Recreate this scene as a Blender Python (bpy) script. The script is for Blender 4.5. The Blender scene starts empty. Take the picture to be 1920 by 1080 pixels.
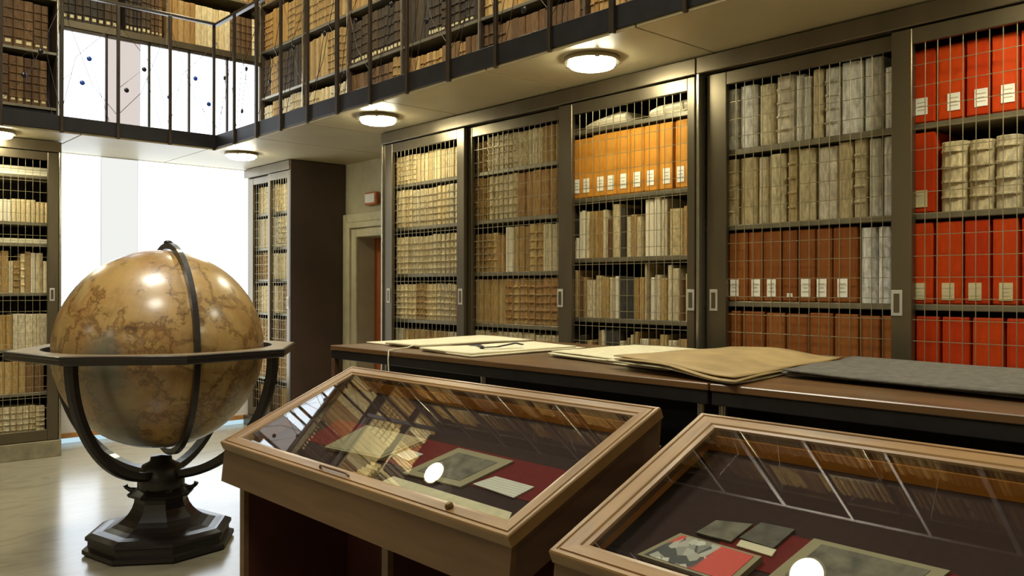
import bpy, math, random
from mathutils import Vector, Matrix, Euler
random.seed(7)
R_ = math.radians
S = bpy.context.scene
COL = S.collection
# ------------------------------------------------------------------ camera
F_PX, YAW, PIT, ROL = 1585.86, .7330, -.00031, .00186
cam_d = bpy.data.cameras.new('camera'); cam = bpy.data.objects.new('camera', cam_d); COL.objects.link(cam)
cam_d.sensor_width = 36.0; cam_d.lens = F_PX / 1920 * 36.0
cam_d.clip_start = .05; cam_d.clip_end = 100
fw = Vector((math.sin(YAW)*math.cos(PIT), math.cos(YAW)*math.cos(PIT), math.sin(PIT)))
rt = Vector((math.cos(YAW), -math.sin(YAW), 0)); up = rt.cross(fw)
r2 = math.cos(ROL)*rt + math.sin(ROL)*up; u2 = -math.sin(ROL)*rt + math.cos(ROL)*up
m = Matrix((r2, u2, -fw)).transposed().to_4x4(); m.translation = Vector((0, 0, 1.45))
cam.matrix_world = m
S.camera = cam
# ------------------------------------------------------------------ world, exposure
w = bpy.data.worlds.new('world'); S.world = w; w.use_nodes = True
w.node_tree.nodes['Background'].inputs[0].default_value = (.9, .95, 1, 1)
w.node_tree.nodes['Background'].inputs[1].default_value = .25
S.view_settings.view_transform = 'Standard'; S.view_settings.look = 'None'
S.view_settings.exposure = 0.0; S.view_settings.gamma = 1.0
S.view_settings.use_curve_mapping = False
LAMP_E, WIN_E = 78.0, 3.4
# added fill lights high in the hall, unseen, far above the frame
def area_light(name, loc, size, sizey, power, col, rot=(0, 0, 0)):
    l = bpy.data.lights.new(name, 'AREA'); l.shape = 'RECTANGLE'; l.size = size; l.size_y = sizey
    l.energy = power; l.color = col
    o = bpy.data.objects.new(name, l); o.location = loc; o.rotation_euler = rot; COL.objects.link(o); return o
area_light('hall_fill_light', (.9, 4.6, 7.6), 1.6, 1.6, 350, (1, .96, .82))
area_light('hall_fill_light', (-.6, .6, 7.6), 1.6, 1.6, 300, (1, .96, .82))

# ------------------------------------------------------------------ materials
def lin(c):
    return tuple(((v/255)/12.92 if v/255 <= .04045 else ((v/255+.055)/1.055)**2.4) for v in c) + (1,)
def mat(name):
    mt = bpy.data.materials.new(name); mt.use_nodes = True
    return mt, mt.node_tree, mt.node_tree.nodes['Principled BSDF']
def noise(nt, scale, detail=3, vec='Object', stretch=(1, 1, 1)):
    tc = nt.nodes.new('ShaderNodeTexCoord'); mp = nt.nodes.new('ShaderNodeMapping'); n = nt.nodes.new('ShaderNodeTexNoise')
    mp.inputs['Scale'].default_value = stretch
    n.inputs['Scale'].default_value = scale; n.inputs['Detail'].default_value = detail
    nt.links.new(tc.outputs[vec], mp.inputs[0]); nt.links.new(mp.outputs[0], n.inputs['Vector']); return n
def ramp(nt, fac, cols):
    r = nt.nodes.new('ShaderNodeValToRGB')
    while len(r.color_ramp.elements) < len(cols): r.color_ramp.elements.new(.5)
    for e, (p, c) in zip(r.color_ramp.elements, cols): e.position = p; e.color = c
    nt.links.new(fac, r.inputs[0]); return r
def mixc(nt, a, b, fac, mode='MIX'):
    mx = nt.nodes.new('ShaderNodeMix'); mx.data_type = 'RGBA'; mx.blend_type = mode
    for sock, v in ((mx.inputs[6], a), (mx.inputs[7], b)):
        if isinstance(v, tuple): sock.default_value = v
        else: nt.links.new(v, sock)
    if isinstance(fac, (int, float)): mx.inputs[0].default_value = fac
    else: nt.links.new(fac, mx.inputs[0])
    return mx.outputs[2]
def bump(nt, b, h, st=.3, dist=.01):
    bp = nt.nodes.new('ShaderNodeBump'); bp.inputs['Strength'].default_value = st; bp.inputs['Distance'].default_value = dist
    nt.links.new(h, bp.inputs['Height']); nt.links.new(bp.outputs[0], b.inputs['Normal'])
def simple(name, c, rough=.6, metal=0, var=.25, scale=12, stretch=(1, 1, 1), bmp=0, coat=0):
    mt, nt, b = mat(name); c = lin(c)
    n = noise(nt, scale, 4, 'Object', stretch)
    d = tuple(v*(1-var) for v in c[:3])+(1,); l = tuple(min(1, v*(1+var)) for v in c[:3])+(1,)
    r = ramp(nt, n.outputs[0], [(.3, d), (.7, l)]); nt.links.new(r.outputs[0], b.inputs['Base Color'])
    b.inputs['Roughness'].default_value = rough; b.inputs['Metallic'].default_value = metal
    if coat: b.inputs['Coat Weight'].default_value = coat; b.inputs['Coat Roughness'].default_value = .1
    if bmp: bump(nt, b, n.outputs[0], bmp)
    return mt
def emis(name, c, st):
    mt, nt, b = mat(name); nt.nodes.remove(b); e = nt.nodes.new('ShaderNodeEmission')
    e.inputs[0].default_value = lin(c); e.inputs[1].default_value = st
    nt.links.new(e.outputs[0], nt.nodes['Material Output'].inputs[0]); return mt
def book_mat(name, cols, rough=.65, streak=.35, spots=.3):
    """colour varies from book to book (object random), with worn streaks along the spine"""
    mt, nt, b = mat(name)
    oi = nt.nodes.new('ShaderNodeObjectInfo'); ar = nt.nodes.new('ShaderNodeAttribute'); ar.attribute_name = 'rnd'
    ad = nt.nodes.new('ShaderNodeMath'); ad.operation = 'ADD'; fc = nt.nodes.new('ShaderNodeMath'); fc.operation = 'FRACT'
    nt.links.new(oi.outputs['Random'], ad.inputs[0]); nt.links.new(ar.outputs['Fac'], ad.inputs[1]); nt.links.new(ad.outputs[0], fc.inputs[0])
    k = len(cols); r = ramp(nt, fc.outputs[0], [(i/(k-1) if k > 1 else 0, lin(c)) for i, c in enumerate(cols)])
    bc = nt.nodes.new('ShaderNodeAttribute'); bc.attribute_name = 'bc'
    mp = nt.nodes.new('ShaderNodeMapping'); mp.inputs['Scale'].default_value = (2, 6, 7); nt.links.new(bc.outputs['Vector'], mp.inputs[0])
    n = nt.nodes.new('ShaderNodeTexNoise'); n.inputs['Scale'].default_value = 1; n.inputs['Detail'].default_value = 5
    mul = nt.nodes.new('ShaderNodeMath'); mul.operation = 'MULTIPLY'; mul.inputs[1].default_value = 50
    off = nt.nodes.new('ShaderNodeVectorMath'); off.operation = 'ADD'; nt.links.new(fc.outputs[0], mul.inputs[0])
    nt.links.new(mp.outputs[0], off.inputs[0]); nt.links.new(mul.outputs[0], off.inputs[1]); nt.links.new(off.outputs[0], n.inputs['Vector'])
    s1 = ramp(nt, n.outputs[0], [(.3, (1-streak,)*3+(1,)), (.72, (1+streak*.6,)*3+(1,))])
    c1 = mixc(nt, r.outputs[0], s1.outputs[0], 1.0, 'MULTIPLY')
    n2 = nt.nodes.new('ShaderNodeTexNoise'); n2.inputs['Scale'].default_value = 5; nt.links.new(off.outputs[0], n2.inputs['Vector'])
    s2 = ramp(nt, n2.outputs[0], [(.55, (1, 1, 1, 1)), (.75, (1-spots, 1-spots*1.1, 1-spots*1.3, 1))])
    c2 = mixc(nt, c1, s2.outputs[0], 1.0, 'MULTIPLY')
    nt.links.new(c2, b.inputs['Base Color']); b.inputs['Roughness'].default_value = rough; b.inputs['Specular IOR Level'].default_value = .2
    return mt
M = {}
M['cream'] = book_mat('cream_vellum', [(222, 200, 150), (205, 180, 126), (228, 210, 165), (196, 168, 112)])
M['tan'] = book_mat('tan_leather', [(176, 144, 88), (154, 122, 70), (190, 160, 104), (144, 112, 68), (170, 136, 78)])
M['honey'] = book_mat('honey_leather', [(178, 140, 80), (152, 112, 60), (188, 154, 96), (132, 94, 52)])
M['grey'] = book_mat('grey_vellum', [(222, 218, 206), (206, 202, 188), (232, 230, 220), (212, 200, 174)], streak=.4)
M['aged'] = book_mat('aged_vellum', [(200, 180, 136), (208, 194, 158), (190, 168, 122), (204, 192, 162)], streak=.4)
M['dark'] = book_mat('dark_leather', [(74, 60, 43), (62, 56, 46), (84, 66, 44), (54, 46, 37)])
M['brown'] = book_mat('brown_leather', [(110, 80, 48), (92, 68, 42), (124, 94, 58), (82, 60, 40)])
M['white'] = book_mat('white_paper', [(226, 214, 184), (214, 204, 176)], streak=.12, spots=.1)
M['slate'] = book_mat('slate_cloth', [(70, 66, 56), (60, 58, 50)])
M['amber'] = book_mat('amber_box_board', [(200, 134, 42), (206, 142, 50)], streak=.12, spots=.08)
M['rust'] = book_mat('rust_box_board', [(146, 84, 34), (134, 74, 28), (150, 90, 38)], streak=.15, spots=.1)
M['scarlet'] = book_mat('scarlet_box_board', [(190, 56, 3), (182, 50, 2), (196, 66, 4)], streak=.1, spots=.06)
M['page'] = simple('page_edges', (190, 170, 125), .8, var=.2, scale=60)
M['paper'] = simple('label_paper', (244, 240, 222), .8, var=.06)
M['paper2'] = simple('yellowed_label_paper', (205, 190, 140), .8, var=.1)
M['bronze'] = simple('bronze_metal', (106, 95, 74), .33, .75, .12, 6, (1, 1, .3))
M['shelf'] = simple('shelf_metal', (132, 124, 102), .4, .6, .1)
M['steel'] = simple('polished_steel', (190, 182, 160), .22, .9, .05)
M['dsteel'] = simple('dark_steel', (44, 42, 42), .4, .5, .15)
M['post'] = simple('railing_steel', (72, 62, 50), .35, .6, .15)
M['brass'] = simple('brass_wire', (160, 148, 116), .36, .7, .08)
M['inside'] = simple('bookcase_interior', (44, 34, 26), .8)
M['panel'] = simple('dark_side_panel', (66, 50, 38), .5, 0, .12, 5)
M['soffit'] = simple('soffit_board', (176, 162, 126), .45, 0, .06, 3)
M['plaster'] = simple('plaster', (158, 148, 120), .85, 0, .12, 5, bmp=.1)
M['stone'] = simple('door_stone', (172, 162, 130), .7, 0, .1, 9)
M['whitewall'] = simple('white_wall', (205, 198, 190), .8, 0, .04)
M['doorwood'] = simple('door_wood', (150, 78, 36), .5, 0, .2, 6, (4, 4, .4))
M['oak'] = simple('oak_skirting', (170, 120, 66), .5)
M['orangeplastic'] = simple('orange_plastic', (176, 96, 40), .5)
M['soffit_dark'] = simple('dark_soffit_board', (58, 50, 40), .7)
M['plinth'] = simple('painted_plinth', (122, 112, 86), .6)
M['ceil'] = simple('hall_ceiling', (66, 60, 50), .9, 0, .05)
M['disc_blue'] = simple('blue_enamel_disc', (30, 70, 160), .3)
M['nickel'] = simple('brushed_nickel', (178, 172, 156), .45, .25, .04)
M['ink'] = simple('faded_ink', (196, 186, 158), .8)
M['disc'] = simple('dark_enamel_disc', (36, 33, 38), .25, .3)
M['lamp_up'] = emis('lamp_diffuser_high', (250, 246, 216), LAMP_E*1.6)
M['lamp'] = emis('lamp_diffuser', (250, 246, 216), LAMP_E)
M['pane'] = emis('daylit_glazing', (236, 246, 255), WIN_E)
M['pane_dim'] = emis('daylit_glazing_before_wall', (238, 226, 218), .86)
M['pane_soft'] = emis('daylit_glazing_lower_dim', (244, 245, 240), .98)
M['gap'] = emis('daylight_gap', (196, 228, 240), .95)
M['ebony'] = simple('ebonised_wood', (27, 19, 16), .38, 0, .3, 8, (1, 1, 3), coat=.15)
M['ringtop'] = simple('ring_paper_top', (120, 104, 80), .4, 0, .25, 20)
M['charcoal'] = simple('charcoal_cloth', (84, 79, 68), .9, 0, .3, 30, bmp=.4)
M['sheet'] = simple('cream_parchment', (204, 194, 160), .75, 0, .06, 5, bmp=.05)
M['sheet2'] = simple('ivory_parchment', (198, 188, 152), .75, 0, .1, 30, bmp=.15)
M['sheet3'] = simple('tan_parchment', (146, 122, 76), .7, 0, .2, 9, bmp=.25)
M['ribbon'] = simple('black_ribbon', (24, 20, 20), .6)
M['black'] = simple('black_recess', (16, 13, 12), .8)
M['redbase'] = simple('dark_red_wood', (62, 22, 12), .55, 0, .3, 5)
M['runner'] = simple('red_runner_cloth', (96, 12, 5), .95, 0, .1, 60)
M['liner'] = simple('brown_cloth', (42, 20, 12), .95, 0, .12, 80)
M['orangewood'] = simple('orange_wood', (226, 150, 62), .45, 0, .1, 4, (6, 1, 6))
M['print'] = simple('grey_engraving', (96, 90, 74), .8, 0, .55, 22)
M['mount'] = simple('print_mount', (140, 130, 98), .8, 0, .05)
M['keyhole'] = simple('brass_keyhole', (110, 88, 50), .4, .8)

def wood(name, c, c2, rough, st=(1, 14, 14), coat=.2):
    mt, nt, b = mat(name)
    n = noise(nt, 3.0, 8, 'Object', st); n.inputs['Distortion'].default_value = .4
    n2 = noise(nt, 1.2, 2)
    r = ramp(nt, n.outputs[0], [(.3, lin(c2)), (.62, lin(c))])
    r2_ = ramp(nt, n2.outputs[0], [(.35, (.82, .82, .82, 1)), (.7, (1.08, 1.06, 1.0, 1))])
    nt.links.new(mixc(nt, r.outputs[0], r2_.outputs[0], 1.0, 'MULTIPLY'), b.inputs['Base Color'])
    b.inputs['Roughness'].default_value = rough; b.inputs['Coat Weight'].default_value = coat; b.inputs['Coat Roughness'].default_value = .25
    bump(nt, b, n.outputs[0], .05, .003); return mt
M['walnut'] = wood('walnut_frame', (144, 110, 66), (114, 84, 48), .34, (12, 1, 12))
M['walnut_x'] = wood('walnut_frame_cross', (144, 110, 66), (114, 84, 48), .34, (1.2, 14, 1.2))
M['walnut_face'] = wood('walnut_face', (102, 75, 47), (88, 63, 39), .42, (9, .8, 9), .1)
M['walnut_end'] = wood('walnut_end', (96, 70, 50), (74, 52, 36), .45, (.8, 9, 4), .1)
M['counter'] = wood('counter_veneer', (108, 76, 42), (80, 56, 31), .34, (8, .8, 8), .3)

def glass_mat():
    mt, nt, b = mat('glass_pane'); nt.nodes.remove(b)
    lw = nt.nodes.new('ShaderNodeLayerWeight'); lw.inputs[0].default_value = .5
    pw = nt.nodes.new('ShaderNodeMath'); pw.operation = 'POWER'; pw.inputs[1].default_value = 5
    fr = nt.nodes.new('ShaderNodeMath'); fr.operation = 'MULTIPLY_ADD'; fr.inputs[1].default_value = .91; fr.inputs[2].default_value = .085
    nt.links.new(lw.outputs['Facing'], pw.inputs[0]); nt.links.new(pw.outputs[0], fr.inputs[0])
    t = nt.nodes.new('ShaderNodeBsdfTransparent'); t.inputs[0].default_value = (.96, .97, .96, 1)
    g = nt.nodes.new('ShaderNodeBsdfGlossy'); g.inputs['Roughness'].default_value = .003
    mx = nt.nodes.new('ShaderNodeMixShader')
    nt.links.new(fr.outputs[0], mx.inputs[0]); nt.links.new(t.outputs[0], mx.inputs[1]); nt.links.new(g.outputs[0], mx.inputs[2])
    nt.links.new(mx.outputs[0], nt.nodes['Material Output'].inputs[0]); return mt
M['glass'] = glass_mat()

def floor_mat():
    mt, nt, b = mat('polished_marble')
    n = noise(nt, 1.6, 6, 'Object', (1, 2.2, 1)); n.inputs['Distortion'].default_value = 1.5
    r = ramp(nt, n.outputs[0], [(.25, lin((118, 112, 92))), (.5, lin((146, 138, 116))), (.75, lin((132, 124, 104)))])
    nt.links.new(r.outputs[0], b.inputs['Base Color']); b.inputs['Roughness'].default_value = .2
    b.inputs['Specular IOR Level'].default_value = .7; return mt
M['floor'] = floor_mat()

def globe_mat():
    mt, nt, b = mat('varnished_globe_gores')
    n = noise(nt, 2.1, 10); n.inputs['Roughness'].default_value = .62; n.inputs['Distortion'].default_value = .6
    base = ramp(nt, n.outputs[0], [(.3, lin((142, 110, 62))), (.45, lin((166, 134, 80))), (.55, lin((150, 112, 62))), (.65, lin((164, 138, 88))), (.8, lin((128, 106, 66)))])
    # ink: coast lines where a noise field crosses a level
    n3 = noise(nt, 2.6, 8); n3.inputs['Roughness'].default_value = .66
    line = ramp(nt, n3.outputs[0], [(.475, (1, 1, 1, 1)), (.493, (.36, .30, .24, 1)), (.503, (.55, .48, .38, 1)), (.535, (1, 1, 1, 1))])
    nm = noise(nt, 7, 6); nm.inputs['Roughness'].default_value = .7
    mot = ramp(nt, nm.outputs[0], [(.3, (.74, .70, .62, 1)), (.5, (1, 1, 1, 1)), (.7, (1.12, 1.08, .98, 1))])
    b2 = mixc(nt, base.outputs[0], mot.outputs[0], .8, 'MULTIPLY')
    c = mixc(nt, b2, line.outputs[0], .9, 'MULTIPLY')
    # small dark figures and lettering-like blotches
    n4 = noise(nt, 9, 5, 'Object', (1, 1, 2.6)); sp = ramp(nt, n4.outputs[0], [(.60, (1, 1, 1, 1)), (.68, (.42, .36, .28, 1))])
    c = mixc(nt, c, sp.outputs[0], .75, 'MULTIPLY')
    # gores: faint meridians from object coordinates
    tc = nt.nodes.new('ShaderNodeTexCoord'); gr = nt.nodes.new('ShaderNodeTexGradient'); gr.gradient_type = 'RADIAL'
    nt.links.new(tc.outputs['Object'], gr.inputs[0])
    ml = nt.nodes.new('ShaderNodeMath'); ml.operation = 'MULTIPLY'; ml.inputs[1].default_value = 24
    fr = nt.nodes.new('ShaderNodeMath'); fr.operation = 'FRACT'
    nt.links.new(gr.outputs['Fac'], ml.inputs[0]); nt.links.new(ml.outputs[0], fr.inputs[0])
    gl = ramp(nt, fr.outputs[0], [(0, (.55, .5, .4, 1)), (.03, (1, 1, 1, 1)), (.97, (1, 1, 1, 1)), (1, (.55, .5, .4, 1))])
    c = mixc(nt, c, gl.outputs[0], .35, 'MULTIPLY')
    n5 = noise(nt, 1.5, 2); bl = ramp(nt, n5.outputs[0], [(.57, (0, 0, 0, 1)), (.68, (1, 1, 1, 1))])
    c = mixc(nt, c, lin((104, 104, 92)), bl.outputs[0])
    nt.links.new(c, b.inputs['Base Color']); b.inputs['Roughness'].default_value = .38
    b.inputs['Coat Weight'].default_value = .6; b.inputs['Coat Roughness'].default_value = .2
    bump(nt, b, n.outputs[0], .12, .02); return mt
M['globe'] = globe_mat()
def redpic():
    mt, nt, b = mat('red_photo_page')
    v = nt.nodes.new('ShaderNodeTexVoronoi'); v.inputs['Scale'].default_value = 45
    tc = nt.nodes.new('ShaderNodeTexCoord'); nt.links.new(tc.outputs['Object'], v.inputs['Vector'])
    r = ramp(nt, v.outputs['Color'], [(.25, lin((40, 38, 34))), (.5, lin((150, 146, 130))), (.8, lin((190, 186, 168)))])
    n = noise(nt, 6, 1); k = ramp(nt, n.outputs[0], [(.50, (0, 0, 0, 1)), (.53, (1, 1, 1, 1))])
    nt.links.new(mixc(nt, r.outputs[0], lin((190, 44, 14)), k.outputs[0]), b.inputs['Base Color']); return mt
M['redpic'] = redpic()
def textcard():
    mt, nt, b = mat('printed_card')
    wv = nt.nodes.new('ShaderNodeTexWave'); wv.bands_direction = 'X'; wv.inputs['Scale'].default_value = 34; wv.inputs['Distortion'].default_value = .5
    tc = nt.nodes.new('ShaderNodeTexCoord'); nt.links.new(tc.outputs['Object'], wv.inputs['Vector'])
    r = ramp(nt, wv.outputs[0], [(.3, lin((178, 175, 158))), (.6, lin((196, 193, 176)))])
    nt.links.new(r.outputs[0], b.inputs['Base Color']); return mt
M['card'] = textcard()

# ------------------------------------------------------------------ mesh builder
class MB:
    def __init__(s): s.v = []; s.f = []; s.m = []; s.sm = []
    def add(s, vs, fs, mi=0, smooth=False):
        o = len(s.v); s.v += [tuple(p) for p in vs]
        for f in fs: s.f.append(tuple(i+o for i in f)); s.m.append(mi); s.sm.append(smooth)
    def box(s, x0, x1, y0, y1, z0, z1, mi=0):
        x0, x1 = sorted((x0, x1)); y0, y1 = sorted((y0, y1)); z0, z1 = sorted((z0, z1))
        s.add([(x0, y0, z0), (x1, y0, z0), (x1, y1, z0), (x0, y1, z0), (x0, y0, z1), (x1, y0, z1), (x1, y1, z1), (x0, y1, z1)],
              [(0, 3, 2, 1), (4, 5, 6, 7), (0, 1, 5, 4), (1, 2, 6, 5), (2, 3, 7, 6), (3, 0, 4, 7)], mi); return s
    def bbox(s, x0, x1, y0, y1, z0, z1, b=.004, mi=0):
        """box with chamfered edges"""
        x0, x1 = sorted((x0, x1)); y0, y1 = sorted((y0, y1)); z0, z1 = sorted((z0, z1))
        b = min(b, (x1-x0)*.45, (y1-y0)*.45, (z1-z0)*.45)
        rings = []
        for z, ins in ((z0, b), (z0+b, 0), (z1-b, 0), (z1, b)):
            X0, X1, Y0, Y1 = x0+ins, x1-ins, y0+ins, y1-ins; c = b if ins == 0 else b*.4
            rings.append([(X0+c, Y0, z), (X1-c, Y0, z), (X1, Y0+c, z), (X1, Y1-c, z), (X1-c, Y1, z), (X0+c, Y1, z), (X0, Y1-c, z), (X0, Y0+c, z)])
        s.loft(rings, mi); return s
    def loft(s, rings, mi=0, caps=True, smooth=False):
        n = len(rings[0]); vs = [p for r in rings for p in r]; fs = []
        for i in range(len(rings)-1):
            for j in range(n):
                k = (j+1) % n; fs.append((i*n+j, i*n+k, (i+1)*n+k, (i+1)*n+j))
        s.add(vs, fs, mi, smooth)
        if caps:
            s.add(rings[0], [tuple(range(n-1, -1, -1))], mi); s.add(rings[-1], [tuple(range(n))], mi)
        return s
    def tube(s, path, r, n=8, mi=0, flat=None, smooth=True):
        """round (or flat: (a,b) half sizes) bar along a path"""
        P = [Vector(p) for p in path]; rings = []
        t0 = (P[1]-P[0]).normalized(); ref = Vector((0, 0, 1)) if abs(t0.z) < .9 else Vector((1, 0, 0))
        for i, p in enumerate(P):
            t = ((P[min(i+1, len(P)-1)]-P[max(i-1, 0)])).normalized()
            a = t.cross(ref)
            if a.length < 1e-4: a = Vector((1, 0, 0))
            a.normalize(); b = a.cross(t); ref = b
            rr = r[i] if isinstance(r, (list, tuple)) else r
            if flat: ring = [p+a*(flat[0]*x)+b*(flat[1]*y) for x, y in ((-1, -1), (1, -1), (1, 1), (-1, 1))]
            else: ring = [p+a*(rr*math.cos(q*2*math.pi/n))+b*(rr*math.sin(q*2*math.pi/n)) for q in range(n)]
            rings.append(ring)
        s.loft(rings, mi, True, smooth and not flat); return s
    def lathe(s, prof, n=24, c=(0, 0), mi=0, phase=0, smooth=True):
        rings = [[(c[0]+r*math.cos(phase+2*math.pi*i/n), c[1]+r*math.sin(phase+2*math.pi*i/n), z) for i in range(n)] for r, z in prof]
        s.loft(rings, mi, True, smooth); return s
    def mesh(s, name, mats):
        me = bpy.data.meshes.new(name); me.from_pydata(s.v, [], s.f)
        for mm in mats: me.materials.append(mm)
        me.polygons.foreach_set('material_index', s.m); me.polygons.foreach_set('use_smooth', s.sm)
        me.update(); return me
def attrs(me, bc, rnd):
    A = me.attributes.new('bc', 'FLOAT_VECTOR', 'POINT'); A.data.foreach_set('vector', bc)
    B_ = me.attributes.new('rnd', 'FLOAT', 'POINT'); B_.data.foreach_set('value', rnd)
def unit_attrs(me):
    co = [0.0]*(3*len(me.vertices)); me.vertices.foreach_get('co', co); attrs(me, co, [0.0]*len(me.vertices)); return me
def link(name, me, parent=None, loc=(0, 0, 0), rot=(0, 0, 0), scale=(1, 1, 1)):
    o = bpy.data.objects.new(name, me); COL.objects.link(o); o.parent = parent
    o.location = loc; o.rotation_euler = rot; o.scale = scale; return o
def build(mb, name, mats, parent=None, **k):
    if not isinstance(mats, (list, tuple)): mats = [mats]
    return link(name, mb.mesh(name, mats), parent, **k)
def tag(o, label=None, cat=None, group=None, kind=None):
    if label: o['label'] = label
    if cat: o['category'] = cat
    if group: o['group'] = group
    if kind: o['kind'] = kind
    return o
def thing(name, label, cat, loc=(0, 0, 0), group=None, kind=None):
    o = bpy.data.objects.new(name, None); COL.objects.link(o); o.location = loc; o.empty_display_size = .1
    return tag(o, label, cat, group, kind)
def struct(o): o['kind'] = 'structure'; return o
ORD = ['zeroth', 'first', 'second', 'third', 'fourth', 'fifth', 'sixth', 'seventh', 'eighth', 'ninth', 'tenth', 'eleventh', 'twelfth', 'thirteenth', 'fourteenth', 'fifteenth', 'sixteenth', 'seventeenth', 'eighteenth', 'nineteenth']
def ordw(i):
    if i < 20: return ORD[i]
    t = {2: 'twent', 3: 'thirt', 4: 'fort', 5: 'fift'}[i//10]
    return t+'ieth' if i % 10 == 0 else t+'y-'+ORD[i % 10]

# ------------------------------------------------------------------ the room
XW = 4.515                       # right wall face
YB = 8.62                        # window wall
SZ = 2.70                        # soffit height
fl = MB().box(-4.2, 6.6, -4.2, 10.2, -.12, 0); struct(build(fl, 'floor', M['floor']))
# right wall with the doorway
wr = MB()
DY0, DY1, DZ = 6.42, 7.31, 1.95
wr.box(XW, XW+.25, -4.2, DY0, 0, 2.70); wr.box(XW, XW+.25, DY1, YB+.3, 0, 2.70); wr.box(XW, XW+.25, DY0, DY1, DZ, 2.70)
wr.box(4.62, 4.75, -4.2, YB+.3, 2.70, 8.0)
struct(build(wr, 'wall_right', M['plaster']))
rr = MB(); rr.box(XW+.25, XW+.35, DY0-.3, DY1+.3, -.0, 2.3)
struct(build(rr, 'wall_behind_door', M['plaster']))
wb = MB()
wb.box(-4.2, 2.02, YB, YB+.25, 0, 8.0); wb.box(4.12, 4.9, YB, YB+.25, 0, 8.0)
wb.box(2.02, 4.12, YB, YB+.25, 3.86, 8.0); wb.box(2.02, 4.12, YB, YB+.25, 2.70, 2.95); wb.box(3.98, 4.12, YB, YB+.25, 0, 3.9)
struct(build(wb, 'wall_back', M['plaster']))
struct(build(MB().box(-4.2, -3.95, -4.2, YB, 0, 8.0), 'wall_left', M['plaster']))
struct(build(MB().box(-4.2, 4.75, -4.2, -3.95, 0, 8.0), 'wall_front', M['plaster']))
struct(build(MB().box(-4.2, 4.75, -4.2, YB+.3, 8.0, 8.2), 'ceiling', M['ceil']))
# door surround: stepped stone frame, then the leaf
sur = thing('door_1', 'pale stone door surround between the dark side panel and the wire-doored bookcases', 'doorway', (XW, 6.86, 0)); sur['kind'] = 'structure'
def surround(w0, w1, proud, name):
    mb = MB(); cy = 0; a0 = DY0-6.86; a1 = DY1-6.86
    mb.bbox(-proud, 0, a1+w0, a1+w1, 0, DZ+w1, .006); mb.bbox(-proud, 0, a0-w1, a0-w0, 0, DZ+w1, .006)
    mb.bbox(-proud, 0, a0-w0, a1+w0, DZ+w0, DZ+w1, .006); build(mb, name, M['stone'], sur)
surround(0, .09, .03, 'inner_moulding'); surround(.09, .15, .055, 'middle_moulding'); surround(.15, .235, .04, 'outer_moulding')
leaf = MB(); leaf.box(.19, .235, DY0-6.86, DY1-6.86, 0, DZ)
for zz in ((.12, .85), (1.0, 1.8)): leaf.bbox(.178, .19, DY0-6.86+.12, DY1-6.86-.12, zz[0], zz[1], .006)
build(leaf, 'door_leaf', M['doorwood'], sur)
# small emergency light on the wall over the surround
em = thing('emergency_light', 'small white emergency light in an orange frame high on the wall over the stone doorway', 'light', (XW, 7.02, 2.30))
build(MB().bbox(-.05, 0, -.10, .10, -.045, .075, .008), 'housing', M['orangeplastic'], em)
build(MB().bbox(-.058, -.05, -.085, .085, -.03, .06, .006), 'diffuser', M['whitewall'], em)

# windows: upper in the gallery, lower under it
def make_window(name, x0, x1, z0, z1, xs, dim, dimmat, frame, yy=YB+.05):
    w = bpy.data.objects.new(name, None); COL.objects.link(w); w['kind'] = 'structure'; w.location = (x0, yy, z0)
    e = [x0]+xs+[x1]
    for i in range(len(e)-1):
        mb = MB().box(e[i]-x0+.004, e[i+1]-x0-.004, 0, .012, .004, z1-z0-.004)
        build(mb, 'pane', M[dimmat] if i == dim else M['pane'], w)
    if frame:
        for x in (q for q in xs if abs(q-2.77) > .01):
            build(MB().bbox(x-x0-.011, x-x0+.011, -.03, .02, 0, z1-z0, .003), 'mullion', M['post'], w)
        build(MB().bbox(0, x1-x0, -.03, .02, z1-z0-.03, z1-z0, .003), 'head', M['post'], w)
    return w
make_window('window_1', 2.07, 3.975, 2.80, 3.80, [2.46, 2.77, 2.846, 3.23, 3.62], 1, 'pane_dim', True, 8.40)
make_window('window_2', 2.02, 3.98, .40, 2.70, [2.50, 2.84], 1, 'pane_soft', False)
struct(build(MB().box(2.0, 3.98, YB, YB+.12, .09, .40), 'wall_under_window', M['whitewall']))
struct(build(MB().box(2.0, 3.98, YB-.02, YB+.1, .045, .09), 'baseboard_back', M['oak']))
struct(build(MB().box(2.0, 3.98, YB-.012, YB+.1, .0, .045), 'trim_1', M['gap']))

# ------------------------------------------------------------------ gallery slabs (two levels)
EX, EY = 3.165, 7.55            # gallery edges
def slab(z, level):
    g = bpy.data.objects.new('gallery_walkway', None); COL.objects.link(g); g['kind'] = 'structure'; g.location = (EX, EY, z)
    joints = [-3.95, -2.9, -1.8, -.7, .4, 1.5, 2.62, 3.73, 4.80, 5.86, 6.70, EY-.0]
    for a, b in zip(joints[:-1], joints[1:]):
        build(MB().bbox(-.012, 4.63-EX, a+.004-EY, b-.004-EY, 0, .018, .003), 'soffit_panel', M['soffit' if level == 1 else 'soffit_dark'], g)
    xj = [-3.95, -2.6, -1.2, .2, 1.2, 2.02, 3.08, 4.0, 4.63]
    for a, b in zip(xj[:-1], xj[1:]):
        build(MB().bbox(a+.004-EX, b-.004-EX, -.012+.004, YB-EY, 0, .018, .003), 'soffit_panel', M['soffit' if level == 1 else 'soffit_dark'], g)
    sl = MB().box(.0, 4.62-EX, -3.95-EY, YB-EY, .02, .095); sl.box(-3.95-EX, 0, 0, YB-EY, .02, .095)
    build(sl, 'deck', M['dsteel'], g)
    build(MB().bbox(-.02, .0, -3.95-EY, 0, .016, .135, .004), 'fascia_beam', M['dsteel'], g)
    build(MB().bbox(-3.95-EX, 0, -.02, .0, .016, .135, .004), 'fascia_beam', M['dsteel'], g)
    return g
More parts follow.
